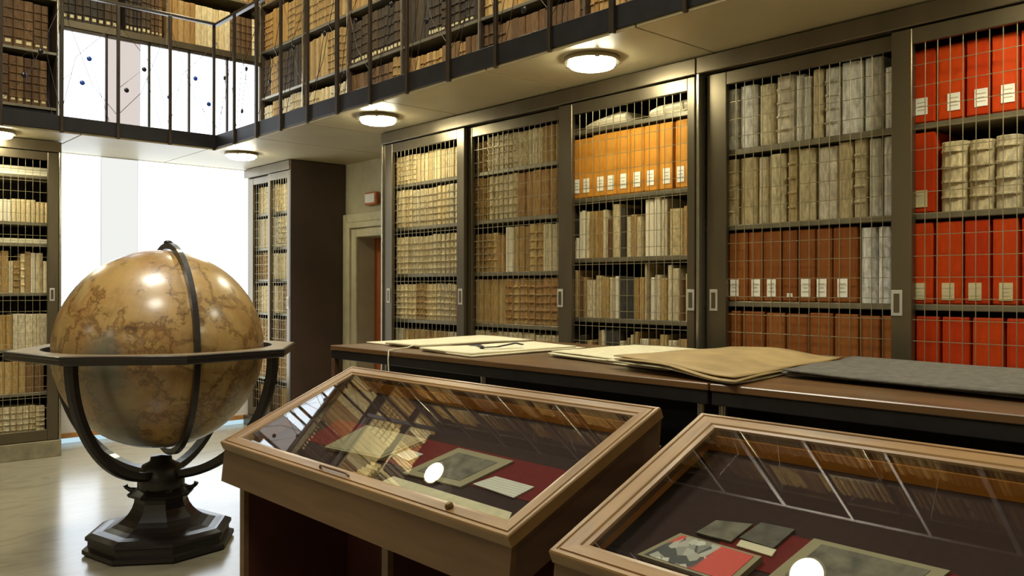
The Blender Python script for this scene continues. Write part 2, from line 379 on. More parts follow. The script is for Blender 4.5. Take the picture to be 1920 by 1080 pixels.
slab(SZ, 1); slab(5.35, 2)
# opposite gallery, out of the frame, seen only in reflections
og = bpy.data.objects.new('opposite_gallery', None); COL.objects.link(og); og['kind'] = 'structure'
for z in (SZ, 5.35): build(MB().box(-3.95, -2.6, -3.95, EY-.03, z, z+.12), 'deck', M['soffit'], og)

# ------------------------------------------------------------------ round ceiling lamps
lamp_me = MB().lathe([(.0, -.0), (.118, -.0), (.128, -.012), (.128, -.028), (.118, -.042), (.09, -.05), (.0, -.053)][::-1], 28).mesh('diffuser', [M['lamp']])
ring_me = MB().lathe([(.150, -.026), (.152, -.0), (.0, 0)], 28).mesh('housing', [M['steel']])
clip_me = MB().box(-.012, .012, .138, .156, -.034, -.02).mesh('clip', [M['steel']])
lamp_up_me = lamp_me.copy(); lamp_up_me.materials[0] = M['lamp_up']
def lamp(x, y, z, label, group='round ceiling lamps under the gallery'):
    t = thing('ceiling_lamp', label, 'lamp', (x, y, z), group)
    link('housing', ring_me, t); link('diffuser', lamp_up_me if z > 5 else lamp_me, t, (0, 0, -.008))
    for k in range(3): link('clip', clip_me, t, rot=(0, 0, k*2.094+.4))
LX = 3.40
lamp(LX, 3.13, SZ, 'round white ceiling lamp nearest the camera, above the amber boxes')
lamp(LX, 5.24, SZ, 'round white ceiling lamp above the first wire-doored bay')
lamp(LX, 7.55, SZ, 'small round ceiling lamp above the far tall bookcase by the window')
lamp(1.45, 7.80, SZ, 'round ceiling lamp at the left edge, above the left bookcase')
lamp(LX, .95, SZ, 'round ceiling lamp above the scarlet boxes, just outside the frame')
lamp(LX, -1.3, SZ, 'round ceiling lamp farther along, behind the camera on the right')
for y, w_ in ((3.3, 'right display case glass'), (5.6, 'upper edge of the globe'), (8.05, 'left display case glass')): lamp(3.36, y, 5.35, f'round lamp of the higher gallery, reflected in the {w_}', 'round ceiling lamps of the upper gallery')
for k, y in enumerate((5.6, 3.4, 1.2, -1)): lamp(-3.2, y, SZ, f'round ceiling lamp of the opposite gallery, {ORD[k+1]} from the window wall', 'round ceiling lamps of the opposite gallery')

# ------------------------------------------------------------------ books
def book_mesh(name, bands, mats, tagm=False, bulge=.07, round_top=False):
    """unit book: spine at x=0 facing -X, depth 1, width 1 centred on y, height 1"""
    mb = MB(); lev = [(0, 0), (.012, .0)]
    for b in bands: lev += [(b-.024, 0), (b-.012, .042), (b+.012, .042), (b+.024, 0)]
    lev += [(.985, 0), (1, -.012)]
    rings = []
    for z, e in lev:
        ring = []
        for k in range(7):
            a = math.pi*(k/6); ring.append((bulge-(bulge+e)*math.sin(a)**.7 if math.sin(a) > 1e-6 else bulge, -.5*math.cos(a)*(1 if e == 0 else 1.0), z))
        ring += [(1, .5, z), (1, -.5, z)]; rings.append(ring[::-1])
    mb.loft(rings, 0)
    if tagm: mb.add([(-.012, .24, .07), (-.012, -.24, .07), (-.012, -.24, .14), (-.012, .24, .14), (.02, .3, .07), (.02, -.3, .07), (.02, -.3, .14), (.02, .3, .14)],
                    [(0, 1, 2, 3)[::-1], (0, 4, 5, 1), (3, 2, 6, 7), (0, 3, 7, 4), (1, 5, 6, 2)], 1)
    # head: page block let into the boards
    mb.add([(.06, -.36, 1.002), (.97, -.36, 1.002), (.97, .36, 1.002), (.06, .36, 1.002)], [(0, 1, 2, 3)], 1)
    return unit_attrs(mb.mesh(name, mats))
B5 = (.14, .31, .48, .65, .82); B4 = (.2, .4, .6, .8); B3 = (.25, .5, .75)
BM = {}
for k in ('cream', 'tan', 'honey', 'grey', 'aged', 'dark', 'brown', 'white', 'slate'):
    BM[k] = [book_mesh('book', B5, [M[k], M['page']]), book_mesh('book', B4, [M[k], M['page']]), book_mesh('book', (), [M[k], M['page']]), book_mesh('book', (), [M[k], M['page']], bulge=.03)]
for k in ('dark', 'brown'): BM[k+'_tag'] = [book_mesh('book', B5, [M[k], M['paper2']], True), book_mesh('book', B4, [M[k], M['paper2']], True)]
BM['laced'] = [book_mesh('book', (.2, .42, .64, .86), [M['aged'], M['page']], bulge=.16)]
WORD = {'cream': 'cream', 'tan': 'tan', 'honey': 'honey-brown', 'grey': 'pale grey', 'aged': 'yellowed', 'dark': 'dark', 'brown': 'brown', 'white': 'white', 'slate': 'slate grey', 'dark_tag': 'dark tagged', 'brown_tag': 'brown tagged', 'laced': 'thick ridged'}
BOOKS = []
LIMIT = 310
def put_book(kind, var, front, a, z, wd, h, d, facing, label, group, tilt=0, cat='book', name='book'):
    """facing 'X': spine looks to -X at x=front, a = centre y; facing 'Y': spine looks to -Y at y=front, a = centre x"""
    me = BM[kind][var % len(BM[kind])]; z += .0012
    loc, rz = ((front, a, z), 0) if facing == 'X' else ((a, front, z), R_(90))
    if name != 'book': return tag(link(name, me, None, loc, (0, 0, rz), (d, wd, h)), label, cat, group)
    v = Vector((loc[0], loc[1], 0)); t = v.length                   # how large it shows: width x height over distance squared, foreshortened
    vis = min(h, .22 if (facing == 'X' and abs(z-2.951) < .01) else (.30 if z < .95 and facing == 'X' else h))
    BOOKS.append((wd*vis/t**2*(abs(v.x) if facing == 'X' else abs(v.y))/t, me, loc, rz, (d, wd, h), label, group))
def place_books():
    BOOKS.sort(key=lambda b: -b[0])
    for _, me, loc, rz, sc, label, group in BOOKS[:LIMIT]:
        tag(link('book', me, None, loc, (0, 0, rz), sc), label, 'book', group)
    vs, fs, mi, bc, rn, mats, sm = [], [], [], [], [], [], []
    cache = {}
    for _, me, loc, rz, sc, label, group in BOOKS[LIMIT:]:
        if me not in cache:
            co = [tuple(v.co) for v in me.vertices]; pf = [tuple(p.vertices) for p in me.polygons]; pm = [p.material_index for p in me.polygons]
            for m_ in me.materials:
                if m_ not in mats: mats.append(m_)
            cache[me] = (co, pf, [mats.index(me.materials[k]) for k in pm])
        co, pf, pm = cache[me]; o = len(vs); r = random.random()
        for x, y, z in co:
            X_, Y_, Z_ = x*sc[0], y*sc[1], z*sc[2]
            vs.append((loc[0]+X_, loc[1]+Y_, loc[2]+Z_) if rz == 0 else (loc[0]-Y_, loc[1]+X_, loc[2]+Z_)); bc += [x, y, z]; rn.append(r)
        fs += [tuple(i+o for i in f) for f in pf]; mi += pm
    me = bpy.data.meshes.new('distant_books'); me.from_pydata(vs, [], fs)
    for m_ in mats: me.materials.append(m_)
    me.polygons.foreach_set('material_index', mi); me.update(); attrs(me, bc, rn)
    tag(link('distant_books', me), 'smaller, more distant brown and cream books filling the far gallery and window-side shelves', 'books', None, 'stuff')
def row(front, a0, a1, z, hmax, kinds, place, group, facing='X', wmean=.045, wvar=.35, hvar=.12, d=.24, runs=True, hmin=None, gap=.0015, force=None):
    """fill a shelf from a0 (left in the view) to a1; returns the number of books"""
    rnd = random.random; sgn = 1 if a1 > a0 else -1; a = a0; i = 0; kind = random.choice(kinds); var = random.randrange(4); run = random.randint(2, 6); hh = hmax*(1-hvar*rnd()); ww = wmean*(1+wvar*(rnd()-.5)*2)
    while True:
        if run <= 0 or not runs:
            kind = random.choice(kinds); var = random.randrange(4); run = random.randint(2, 7); hh = hmax*(1-hvar*rnd()); ww = wmean*(1+wvar*(rnd()-.5)*2)
        wd = ww*(1+.15*(rnd()-.5)); h = hh*(1-.02*rnd())
        if abs(a1-a) < wd+gap: break
        i += 1; run -= 1
        put_book(kind, var if force is None else force, front+rnd()*.012, a+sgn*wd/2, z, wd-gap, h, d, facing,
                 f'{ordw(i)} book from the left, {WORD[kind]}, {place}', group)
        a += sgn*wd
    return i
def stuff_books(name, parent, front, rng, zs, hmax, facing, mats=('dark', 'aged', 'tan', 'brown'), d=.22):
    """many far books joined; used only where the photograph shows nothing of them but their reflection"""
    mb = MB()
    for z in zs:
        a = rng[0]
        while a < rng[1]-.06:
            run = random.randint(2, 8); mi = random.randrange(len(mats)); h = hmax*(.8+.2*random.random()); wd = .03+.03*random.random()
            for _ in range(run):
                if a > rng[1]-.06: break
                f = random.random()*.015; q = wd*.5-.001; c = a+wd/2; hh = h*(1-.02*random.random()); pts = []
                for zz in (z, z+hh):
                    for (u, v) in ((f+.012, -q), (f, -q*.5), (f, q*.5), (f+.012, q), (d, q), (d, -q)):
                        pts.append((front+u, c+v, zz) if facing == 'X' else (c-v, front+u, zz))
                mb.loft([pts[:6][::-1], pts[6:][::-1]], mi); a += wd
    o = build(mb, name, [M[k] for k in mats], parent); o['kind'] = 'stuff'
    bc = []; rn = []
    for i, v in enumerate(mb.v):
        bc += [v[0]*4, v[1]*20, v[2]*3]; rn.append(((i//12)*.6180339) % 1)
    attrs(o.data, bc, rn); return o

# wire-fronted sliding door in local coords: y from 0 (left/far) to -w, front at x=0
def door(parent, name, y_hi, y_lo, z0, z1, x, st_hi, st_lo, top=.07, bot=.09, axis='X', pitch=(.053, .093), handles=(), thick=.03, m='bronze', shelvesafe=True):
    """door frame + wires as children; axis 'X': door plane at x, running along y; 'Y': plane at y=x running along x"""
    def bx(mb, a0, a1, p0, p1, q0, q1, b=.003):
        if axis == 'X': mb.bbox(p0, p1, a0, a1, q0, q1, b)
        else: mb.bbox(a0, a1, p0, p1, q0, q1, b)
    mb = MB()
    bx(mb, y_hi-st_hi, y_hi, x, x+thick, z0, z1); bx(mb, y_lo, y_lo+st_lo, x, x+thick, z0, z1)
    bx(mb, y_lo+st_lo, y_hi-st_hi, x+.001, x+thick-.001, z1-top, z1); bx(mb, y_lo+st_lo, y_hi-st_hi, x+.001, x+thick-.001, z0, z0+bot)
    # thin bright inner bead
    d = build(mb, name, M[m], parent)
    g = MB(); r = .0017; a, b = y_lo+st_lo, y_hi-st_hi; n = max(2, round((b-a)/pitch[0])); xc = x+thick*.5
    for i in range(1, n):
        c = a+(b-a)*i/n; bx(g, c-r, c+r, xc-r, xc+r, z0+bot-.005, z1-top+.005, .0005)
    k = round((z1-top-z0-bot)/pitch[1])
    for i in range(1, k):
        c = z0+bot+(z1-top-z0-bot)*i/k; bx(g, a-.003, b+.003, xc+r, xc+3*r, c-r, c+r, .0005)
    build(g, 'wire_grille', M['brass'], d)
    for hy, hz in handles:
        h = MB(); bx(h, hy-.025, hy+.025, x-.004, x, hz-.058, hz+.058, .004)
        hd = build(h, 'pull_handle', M['nickel'], d); r_ = MB(); bx(r_, hy-.013, hy+.013, x-.0055, x-.004, hz-.042, hz+.042, .001)
        build(r_, 'recess', M['bronze'], hd)
    return d

# ------------------------------------------------------------------ main bookcases along the right wall
XF = 3.80
def case_unit(label, y_lo, y_hi, bays, right_strip=True, divs=()):
    t = thing('bookcase', label, 'bookcase', (XF+.3, (y_lo+y_hi)/2, 0)); ox, oy = XF+.3, (y_lo+y_hi)/2
    X = lambda x: x-ox; Y = lambda y: y-oy
    c = MB()
    c.box(X(4.49), X(4.505), Y(y_lo), Y(y_hi), .0, 2.69)                                   # back
    for y in (y_lo, y_hi-.02): c.box(X(3.875), X(4.49), Y(y), Y(y+.02), 0, 2.69)
    for y in divs: c.box(X(3.90), X(4.49), Y(y-.012), Y(y+.012), .1, 2.6)
    c.box(X(3.875), X(4.49), Y(y_lo+.02), Y(y_hi-.02), 2.60, 2.69)
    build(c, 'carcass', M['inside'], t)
    h = MB(); h.bbox(X(3.785), X(3.875), Y(y_lo), Y(y_hi), 2.603, 2.692, .004); build(h, 'header', M['bronze'], t)
    h = MB(); h.bbox(X(3.785), X(3.875), Y(y_lo), Y(y_hi), .0, .098, .004); build(h, 'plinth', M['bronze'], t)
    h = MB(); h.bbox(X(3.786), X(3.874), Y(y_hi-.018), Y(y_hi), .098, 2.603, .003); build(h, 'end_strip', M['steel'], t)
    for (b0, b1, zs, x0) in bays:
        for z in zs: build(MB().bbox(X(x0), X(4.488), Y(b0+.002), Y(b1-.002), z-.028, z, .003), 'shelf', M['shelf'], t)
    return t, X, Y
Z1 = (2.275, 1.93, 1.56, 1.20, .84, .48, .12); Z3 = (2.44, 2.01, 1.635, 1.265, .90, .50, .12); Z4 = (2.185, 1.785, 1.38, .975, .55, .12)
DV1, DV2 = 4.755, 3.745
tA, X, Y = case_unit('bronze bookcase of three wire doors between the stone doorway and the grey volumes', 2.73, 5.79,
    [(DV1+.012, 5.77, Z1, 3.873), (DV2+.012, DV1-.012, Z1, 3.873), (2.75, DV2-.012, Z3, 3.873)], divs=(DV1, DV2))
door(tA, 'sliding_door', Y(5.765), Y(4.737), .10, 2.597, X(3.80), .112, .085, handles=((Y(5.70), 1.385), (Y(4.775), 1.385)))
door(tA, 'sliding_door', Y(4.79), Y(3.70), .10, 2.597, X(3.836), .10, .09)
door(tA, 'sliding_door', Y(3.785), Y(2.745), .10, 2.597, X(3.80), .118, .05, handles=((Y(3.765), 1.385), (Y(2.768), 1.385)))
tB, X, Y = case_unit('bronze bookcase of two wire doors with grey volumes and scarlet boxes', .50, 2.725,
    [(1.66, 2.705, Z4, 3.873), (.52, 1.636, Z4, 3.873)], divs=(1.648,))
door(tB, 'sliding_door', Y(2.69), Y(1.60), .10, 2.597, X(3.836), .12, .09, handles=((Y(2.645), 1.385),))
door(tB, 'sliding_door', Y(1.682), Y(.52), .10, 2.597, X(3.80), .09, .09, handles=((Y(1.655), 1.385),))
tC, X, Y = case_unit('bronze bookcase continuing the row on the right, outside the frame', -3.9, .495, [(-3.88, .475, Z4, 3.873)])
stuff_books('row_of_books', tC, X(3.93), (Y(-3.87), Y(.47)), Z4, .33, 'X', ('grey', 'tan', 'brown', 'cream'))

XB = 3.887
P1 = 'bay nearest the doorway'; P2 = 'second wire bay'; P3 = 'bay of amber boxes'; P4 = 'bay of grey volumes'; P5 = 'bay of scarlet boxes'
SN = ['top shelf', 'second shelf', 'third shelf', 'fourth shelf', 'fifth shelf', 'sixth shelf', 'bottom shelf']
G = lambda s, b: f'books on the {s} of the {b}'
# bay 1
for i, (z, ks, wm, hm) in enumerate(((Z1[0], ['cream'], .047, .235), (Z1[1], ['cream', 'cream', 'aged'], .05, .305), (Z1[2], ['cream', 'aged'], .052, .31), (Z1[3], ['cream', 'aged', 'tan'], .05, .285), (Z1[4], ['tan', 'aged'], .04, .29))):
    row(XB, 5.745, DV1+.02, z, hm, ks, f'{SN[i]}, {P1}', G(SN[i], P1), wmean=wm, wvar=.12, hvar=.06, force=0 if i in (1, 2, 3) else None)
# bay 2
row(XB, DV1-.03, DV2+.02, Z1[0], .25, ['tan', 'brown', 'aged', 'honey'], f'top shelf, {P2}', G('top shelf', P2), wmean=.055)
row(XB, DV1-.03, DV2+.02, Z1[1], .31, ['tan', 'aged', 'honey'], f'second shelf, {P2}', G('second shelf', P2), wmean=.06, hvar=.05)
row(XB, DV1-.03, 4.385, Z1[2], .285, ['brown', 'tan', 'honey'], f'third shelf left of the binder, {P2}', G('third shelf', P2), wmean=.045)
put_book('white', 2, 3.876, 4.345, Z1[2], .072, .305, .27, 'X', 'narrow white binder standing proud on the third shelf of the second wire-doored bay', None, cat='binder', name='binder')
row(XB, 4.305, DV2+.02, Z1[2], .33, ['tan', 'honey', 'aged'], f'third shelf right of the binder, {P2}', G('third shelf', P2), wmean=.055)
row(XB, DV1-.03, DV2+.02, Z1[3], .32, ['tan', 'honey', 'honey'], f'fourth shelf, {P2}', G('fourth shelf', P2), wmean=.062, hvar=.03)
row(XB, DV1-.03, DV2+.02, Z1[4], .31, ['tan', 'aged'], f'fifth shelf, {P2}', G('fifth shelf', P2), wmean=.05, hvar=.05)
# lower shelves hidden by the counter: filled cheaply
0 and stuff_books('row_of_books', tA, XB-4.10, (2.78-4.26, 5.74-4.26), (Z1[5],), .3, 'X', ('tan', 'brown', 'aged'))

# archive boxes
def box_mesh(name, m):
    mb = MB(); mb.bbox(0, 1, -.5, .5, 0, 1, .02)
    for y in (-.42, .42): mb.box(-.006, .002, y-.02, y+.02, .02, .98)
    return unit_attrs(mb.mesh(name, [m]))
AB = {k: box_mesh('archive_box', M[k]) for k in ('amber', 'rust', 'scarlet')}
lab_me = {k: MB().box(-.0015, 0, -.5, .5, -.5, .5).mesh('label', [M[k]]) for k in ('paper', 'paper2')}
line_me = MB().box(-.0004, 0, -.5, .5, -.5, .5).mesh('text_line', [M['ink']])
def abox(kind, y1, y0, z, h, label, group, lab=None, x=3.884, d=.30, lm='paper', lw=.05, lh=.088):
    z += .0012
    o = link('archive_box', AB[kind], None, (x, (y0+y1)/2, z), (0, 0, 0), (d, y1-y0-.004, h)); tag(o, label, 'box', group)
    if lab:
        ly, lz = lab; sx, sy, sz = d, y1-y0-.004, h
        l = link('label', lab_me[lm], o, ((-.0075*d if True else 0)/sx-.0, (ly-(y0+y1)/2)/sy, (lz-z)/sz), (0, 0, 0), (1/sx, lw/sy, lh/sz))
        l['label'] = 'white paper label'
        for k, zz in enumerate((.22, .0, -.22)): link('text_line', line_me, l, (-.002, 0, zz), (0, 0, 0), (1, .7 if k != 1 else .5, .07))
    return o
bd = [3.757, 3.665, 3.565, 3.46, 3.37, 3.266, 3.161, 3.051, 2.938, 2.79]; lb = [3.725, 3.619, 3.501, 3.416, 3.319, 3.213, 3.111, 2.995, 2.897]
bd[0] = 3.731
for i in range(9):
    abox('amber', bd[i], bd[i+1]+(.018 if i in (7,) else 0), Z3[1], .375 if i < 2 else .385, f'{ordw(i+1)} amber archive box from the left, upper shelf of the {P3}', 'amber archive boxes', (max(min(lb[i], bd[i]-.03), bd[i+1]+.032), 2.09))
# two white wrapped bundles over the amber boxes
def bundle(y1, y0, z, h, slope, label):
    mb = MB(); rings = []
    n = 7
    for i in range(n):
        y = y1+(y0-y1)*i/(n-1); hh = h*(1-slope+slope*i/(n-1)*1.0)*(.75 if i in (0, n-1) else 1)
        rings.append([(0, y, 0), (-.02, y, hh*.5), (0, y, hh), (.12, y, hh*1.08), (.24, y, hh), (.24, y, 0)])
    mb.loft(rings, 0)
    o = build(mb, 'wrapped_bundle', M['white'], None, loc=(3.895, 0, z+.001)); tag(o, label, 'bundle', None)
    b = MB()
    for q in (.3, .7):
        y = y1+(y0-y1)*q; hh = h*(1-slope+slope*q); b.box(-.022, -.015, y-.004, y+.004, 0.005, hh*.8)
    build(b, 'tape', M['paper2'], o); return o
bundle(3.62, 3.30, Z3[0], .082, .55, 'white paper bundle lying on the top shelf, left one above the amber boxes')
bundle(3.12, 2.78, Z3[0], .07, .2, 'white paper bundle lying on the top shelf, right one above the amber boxes')
# bay 3, mixed rows with explicit outlines  (y_left, y_right, top, kind)
def explicit(rows, z, place, group, var=2):
    for i, (a, b, top, kind) in enumerate(rows):
        put_book(kind, var+(i % 2), XB+.01*random.random(), (a+b)/2, z, (a-b)-.002, top-z, .22, 'X', f'{ordw(i+1)} book from the left, {WORD[kind]}, {place}', group)
explicit([(3.731, 3.722, 1.75, 'white'), (3.720, 3.700, 1.765, 'white'), (3.698, 3.672, 1.93, 'white'), (3.67, 3.642, 1.935, 'white'), (3.64, 3.605, 1.925, 'aged'), (3.605, 3.566, 1.925, 'tan'), (3.565, 3.53, 1.925, 'tan'), (3.53, 3.497, 1.925, 'honey'), (3.495, 3.462, 1.928, 'aged'), (3.455, 3.422, 1.87, 'brown'), (3.42, 3.357, 1.957, 'aged'), (3.35, 3.31, 1.93, 'dark'),
    (3.303, 3.268, 1.875, 'aged'), (3.268, 3.225, 1.885, 'tan'), (3.225, 3.18, 1.87, 'aged'), (3.165, 3.10, 1.965, 'white'), (3.095, 3.045, 1.976, 'white'), (3.043, 3.0, 1.96, 'aged'), (2.99, 2.89, 1.90, 'aged'), (2.885, 2.84, 1.91, 'honey'), (2.838, 2.79, 1.9, 'tan')],
    Z3[2], f'third shelf of the {P3}', G('third shelf', P3))
explicit([(3.731, 3.70, 1.56, 'tan'), (3.70, 3.665, 1.52, 'brown'), (3.663, 3.628, 1.515, 'tan'), (3.626, 3.555, 1.50, 'aged'), (3.553, 3.505, 1.525, 'aged'), (3.50, 3.44, 1.515, 'tan'), (3.438, 3.40, 1.512, 'aged'), (3.395, 3.368, 1.52, 'white'), (3.364, 3.308, 1.52, 'slate'), (3.306, 3.248, 1.515, 'slate'), (3.243, 3.205, 1.51, 'tan'), (3.203, 3.17, 1.512, 'honey'), (3.165, 3.145, 1.59, 'aged'), (3.12, 3.09, 1.51, 'white'), (3.088, 3.045, 1.525, 'aged'), (3.043, 3.0, 1.505, 'tan'), (2.998, 2.962, 1.58, 'aged'), (2.96, 2.915, 1.56, 'aged'), (2.91, 2.88, 1.50, 'brown'), (2.875, 2.835, 1.53, 'aged'), (2.83, 2.79, 1.52, 'tan')],
    Z3[3], f'fourth shelf of the {P3}', G('fourth shelf', P3))
explicit([(3.731, 3.70, 1.10, 'brown'), (3.69, 3.65, 1.15, 'dark'), (3.63, 3.59, 1.12, 'tan'), (3.585, 3.55, 1.125, 'brown'), (3.535, 3.505, 1.185, 'tan'), (3.50, 3.475, 1.19, 'aged'), (3.47, 3.36, 1.185, 'slate'), (3.35, 3.32, 1.13, 'aged'), (3.30, 3.28, 1.15, 'tan'), (3.272, 3.252, 1.17, 'aged'), (3.24, 3.21, 1.19, 'tan'), (3.20, 3.13, 1.15, 'aged'), (3.125, 3.06, 1.15, 'tan'), (3.055, 3.0, 1.18, 'tan'), (2.995, 2.93, 1.15, 'aged'), (2.925, 2.86, 1.16, 'tan'), (2.855, 2.79, 1.15, 'tan')],
    Z3[4], f'fifth shelf of the {P3}', G('fifth shelf', P3))
# bay 4: big vellum volumes
b4a = [2.655, 2.632, 2.535, 2.525, 2.425, 2.325, 2.212, 2.118, 2.056, 1.975, 1.862, 1.76, 1.675]
r1 = [(2.655, 2.634, 2.45, 'grey'), (2.628, 2.535, 2.51, 'grey'), (2.528, 2.428, 2.515, 'grey'), (2.42, 2.327, 2.505, 'aged'), (2.32, 2.214, 2.53, 'grey'), (2.21, 2.16, 2.52, 'grey'), (2.158, 2.118, 2.50, 'grey'), (2.112, 2.056, 2.525, 'aged'), (2.05, 1.972, 2.52, 'grey'), (1.968, 1.862, 2.53, 'grey'), (1.855, 1.765, 2.53, 'grey'), (1.76, 1.68, 2.47, 'grey')]
r2_ = [(2.628, 2.535, 2.135, 'aged'), (2.528, 2.425, 2.135, 'aged'), (2.42, 2.358, 2.13, 'aged'), (2.352, 2.262, 2.135, 'aged'), (2.255, 2.20, 2.15, 'aged'), (2.195, 2.105, 2.145, 'aged'), (2.09, 1.985, 2.14, 'grey'), (1.978, 1.91, 2.15, 'aged'), (1.905, 1.842, 2.155, 'aged'), (1.836, 1.77, 2.15, 'grey'), (1.765, 1.68, 2.15, 'grey')]
for rows, z, s in ((r1, Z4[0], 'top shelf'), (r2_, Z4[1], 'second shelf')):
    for i, (a, b, top, k) in enumerate(rows):
        put_book(k, 2 if i % 4 else 1, 3.887+.02*random.random(), (a+b)/2, z, a-b-.003, top-z, .34, 'X', f'{ordw(i+1)} tall vellum volume from the left, {s} of the {P4}', G(s, P4), cat='volume', name='vellum_volume')
r3 = [2.662, 2.582, 2.462, 2.378, 2.268, 2.182, 2.085, 1.999, 1.875]; l3 = [2.63, 2.546, 2.418, 2.328, None, 2.139, 2.055, 1.949]
for i in range(8):
    abox('rust', r3[i], r3[i+1]+.004, Z4[2], .362, f'{ordw(i+1)} rust-coloured archive box from the left, third shelf of the {P4}' if i != 4 else 'rust-coloured archive box with a torn label, among the labelled rust boxes', 'rust archive boxes', (l3[i], 1.452) if l3[i] else (2.225, 1.415), lw=.05 if l3[i] else .03, lh=.088 if l3[i] else .02)
for i, (a, b) in enumerate(((1.868, 1.79), (1.785, 1.725), (1.72, 1.675))):
    put_book('grey', 2, 3.887, (a+b)/2, Z4[2], a-b-.003, .355, .34, 'X', f'{ordw(i+1)} grey volume right of the rust boxes, third shelf of the {P4}', G('third shelf', P4), cat='volume', name='vellum_volume')
r4 = [2.66, 2.566, 2.445, 2.238, 2.11, 1.99, 1.872, 1.76, 1.675]; r4 = [2.66, 2.57, 2.50, 2.36, 2.245, 2.12, 1.99, 1.865, 1.76, 1.675]
for i in range(9): abox('rust', r4[i], r4[i+1]+.008, Z4[3], .345+.01*random.random(), f'{ordw(i+1)} rust-coloured archive box from the left, fourth shelf of the {P4}', 'rust archive boxes', None)
stuff_books('row_of_books', tB, XB-4.10, (1.68-1.6125, 2.68-1.6125), (Z4[4], Z4[5]), .34, 'X', ('grey', 'brown', 'aged'))
# bay 5: scarlet boxes
def srow(bounds, labs, z, h, s, lz, g='scarlet archive boxes', start=1):
    for i in range(len(bounds)-1):
        abox('scarlet', bounds[i], bounds[i+1]+.009, z, h, f'{ordw(i+start)} scarlet archive box from the left, {s} of the {P5}', g, (labs[i], lz) if labs else None, lm='paper' if s == 'top shelf' else 'paper2', lw=.052, lh=.075)
e1 = [1.632, 1.516, 1.398, 1.298, 1.188, 1.08, .97, .86, .75, .64]; c1 = [1.583, 1.447, 1.337, 1.234, 1.13, 1.02, .91, .80, .69]
srow(e1, c1, Z4[0], .33, 'top shelf', 2.262)
abox('scarlet', 1.632, 1.516+.009, Z4[1], .36, 'lone scarlet archive box standing left of the thick ridged volumes', 'scarlet archive boxes', (1.583, 1.85), lm='paper2', lw=.052, lh=.075)
for i, (a, b) in enumerate(((1.510, 1.397), (1.394, 1.293), (1.29, 1.188), (1.185, 1.09), (1.087, .98), (.977, .87))):
    put_book('laced', 0, 3.877, (a+b)/2, Z4[1], a-b-.003, .305-.006*(i % 2), .32, 'X', f'{ordw(i+1)} thick ridged vellum volume from the left, second shelf of the {P5}', G('second shelf', P5), cat='volume', name='vellum_volume')
srow([1.632, 1.524, 1.404, 1.294, 1.184, 1.08, .97, .86, .75], [1.59, 1.469, 1.36, 1.24, 1.13, 1.02, .91, .8], Z4[2], .362, 'third shelf', 1.437)
srow([1.608, 1.496, 1.372, 1.24, 1.12, 1.0, .88], None, Z4[3], .35, 'fourth shelf', 0)

# ------------------------------------------------------------------ far tall bookcase (dark side panel towards the camera)
FX, FY0, FY1 = 3.90, 7.55, 8.58
ft = thing('bookcase', 'tall bookcase with a dark side panel beside the bright window', 'bookcase', (4.2, 8.07, 0)); ox, oy = 4.2, 8.07
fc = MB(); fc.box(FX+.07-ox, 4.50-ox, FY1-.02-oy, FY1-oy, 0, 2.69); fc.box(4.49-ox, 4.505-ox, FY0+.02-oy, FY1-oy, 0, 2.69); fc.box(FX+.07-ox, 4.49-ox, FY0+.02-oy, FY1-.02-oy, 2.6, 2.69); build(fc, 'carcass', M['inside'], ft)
build(MB().bbox(FX+.0-ox, 4.505-ox, FY0-oy, FY0+.018-oy, 0, 2.692, .002), 'side_panel', M['panel'], ft)
build(MB().bbox(FX-.01-ox, FX+.07-ox, FY0+.018-oy, FY1-oy, 2.603, 2.692, .003), 'header', M['bronze'], ft)
build(MB().bbox(FX-.01-ox, FX+.07-ox, FY0+.018-oy, FY1-oy, 0, .098, .003), 'plinth', M['bronze'], ft)
ZF = (2.22, 1.86, 1.535, 1.19, .86, .52, .14)
for z in ZF: build(MB().bbox(FX+.08-ox, 4.488-ox, FY0+.02-oy, FY1-.022-oy, z-.028, z, .003), 'shelf', M['shelf'], ft)
door(ft, 'sliding_door', 8.04-oy, 7.57-oy, .10, 2.597, FX-ox, .05, .06, handles=((7.60-oy, 1.30),))
door(ft, 'sliding_door', 8.57-oy, 8.02-oy, .10, 2.597, FX+.034-ox, .12, .06)
PF = 'far bookcase by the window'
for i, z in enumerate(ZF):
    hm = (.29, .32, .29, .30, .28, .29, .3)[i]
    row(FX+.10, 8.50, 7.60, z, hm, [['cream'], ['cream', 'aged'], ['cream', 'tan'], ['tan', 'cream'], ['tan', 'brown'], ['tan', 'honey'], ['brown', 'tan']][i], f'{SN[i]} of the {PF}', G(SN[i], PF), wmean=.055, hvar=.08)

# ------------------------------------------------------------------ left bookcase under the back gallery
LY = 8.0
lt = thing('bookcase', 'wire-doored bookcase at the left edge, standing left of the bright window', 'bookcase', (1.1, 8.3, 0)); ox, oy = 1.1, 8.3
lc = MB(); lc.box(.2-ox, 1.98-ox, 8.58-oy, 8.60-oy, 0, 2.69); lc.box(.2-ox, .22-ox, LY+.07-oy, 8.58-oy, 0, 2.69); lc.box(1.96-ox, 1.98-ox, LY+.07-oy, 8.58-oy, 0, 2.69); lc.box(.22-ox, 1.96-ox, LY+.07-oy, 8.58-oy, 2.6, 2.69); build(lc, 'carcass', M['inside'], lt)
build(MB().bbox(.2-ox, 1.985-ox, LY-.01-oy, LY+.07-oy, 2.603, 2.692, .003), 'header', M['bronze'], lt)
build(MB().bbox(.2-ox, 1.985-ox, LY-.02-oy, LY+.07-oy, 0, .14, .003), 'plinth', M['plinth'], lt)
build(MB().bbox(1.968-ox, 1.986-ox, LY-.008-oy, LY+.07-oy, .14, 2.603, .002), 'end_strip', M['steel'], lt)
ZL = (2.40, 2.00, 1.82, 1.40, .925, .55, .19)
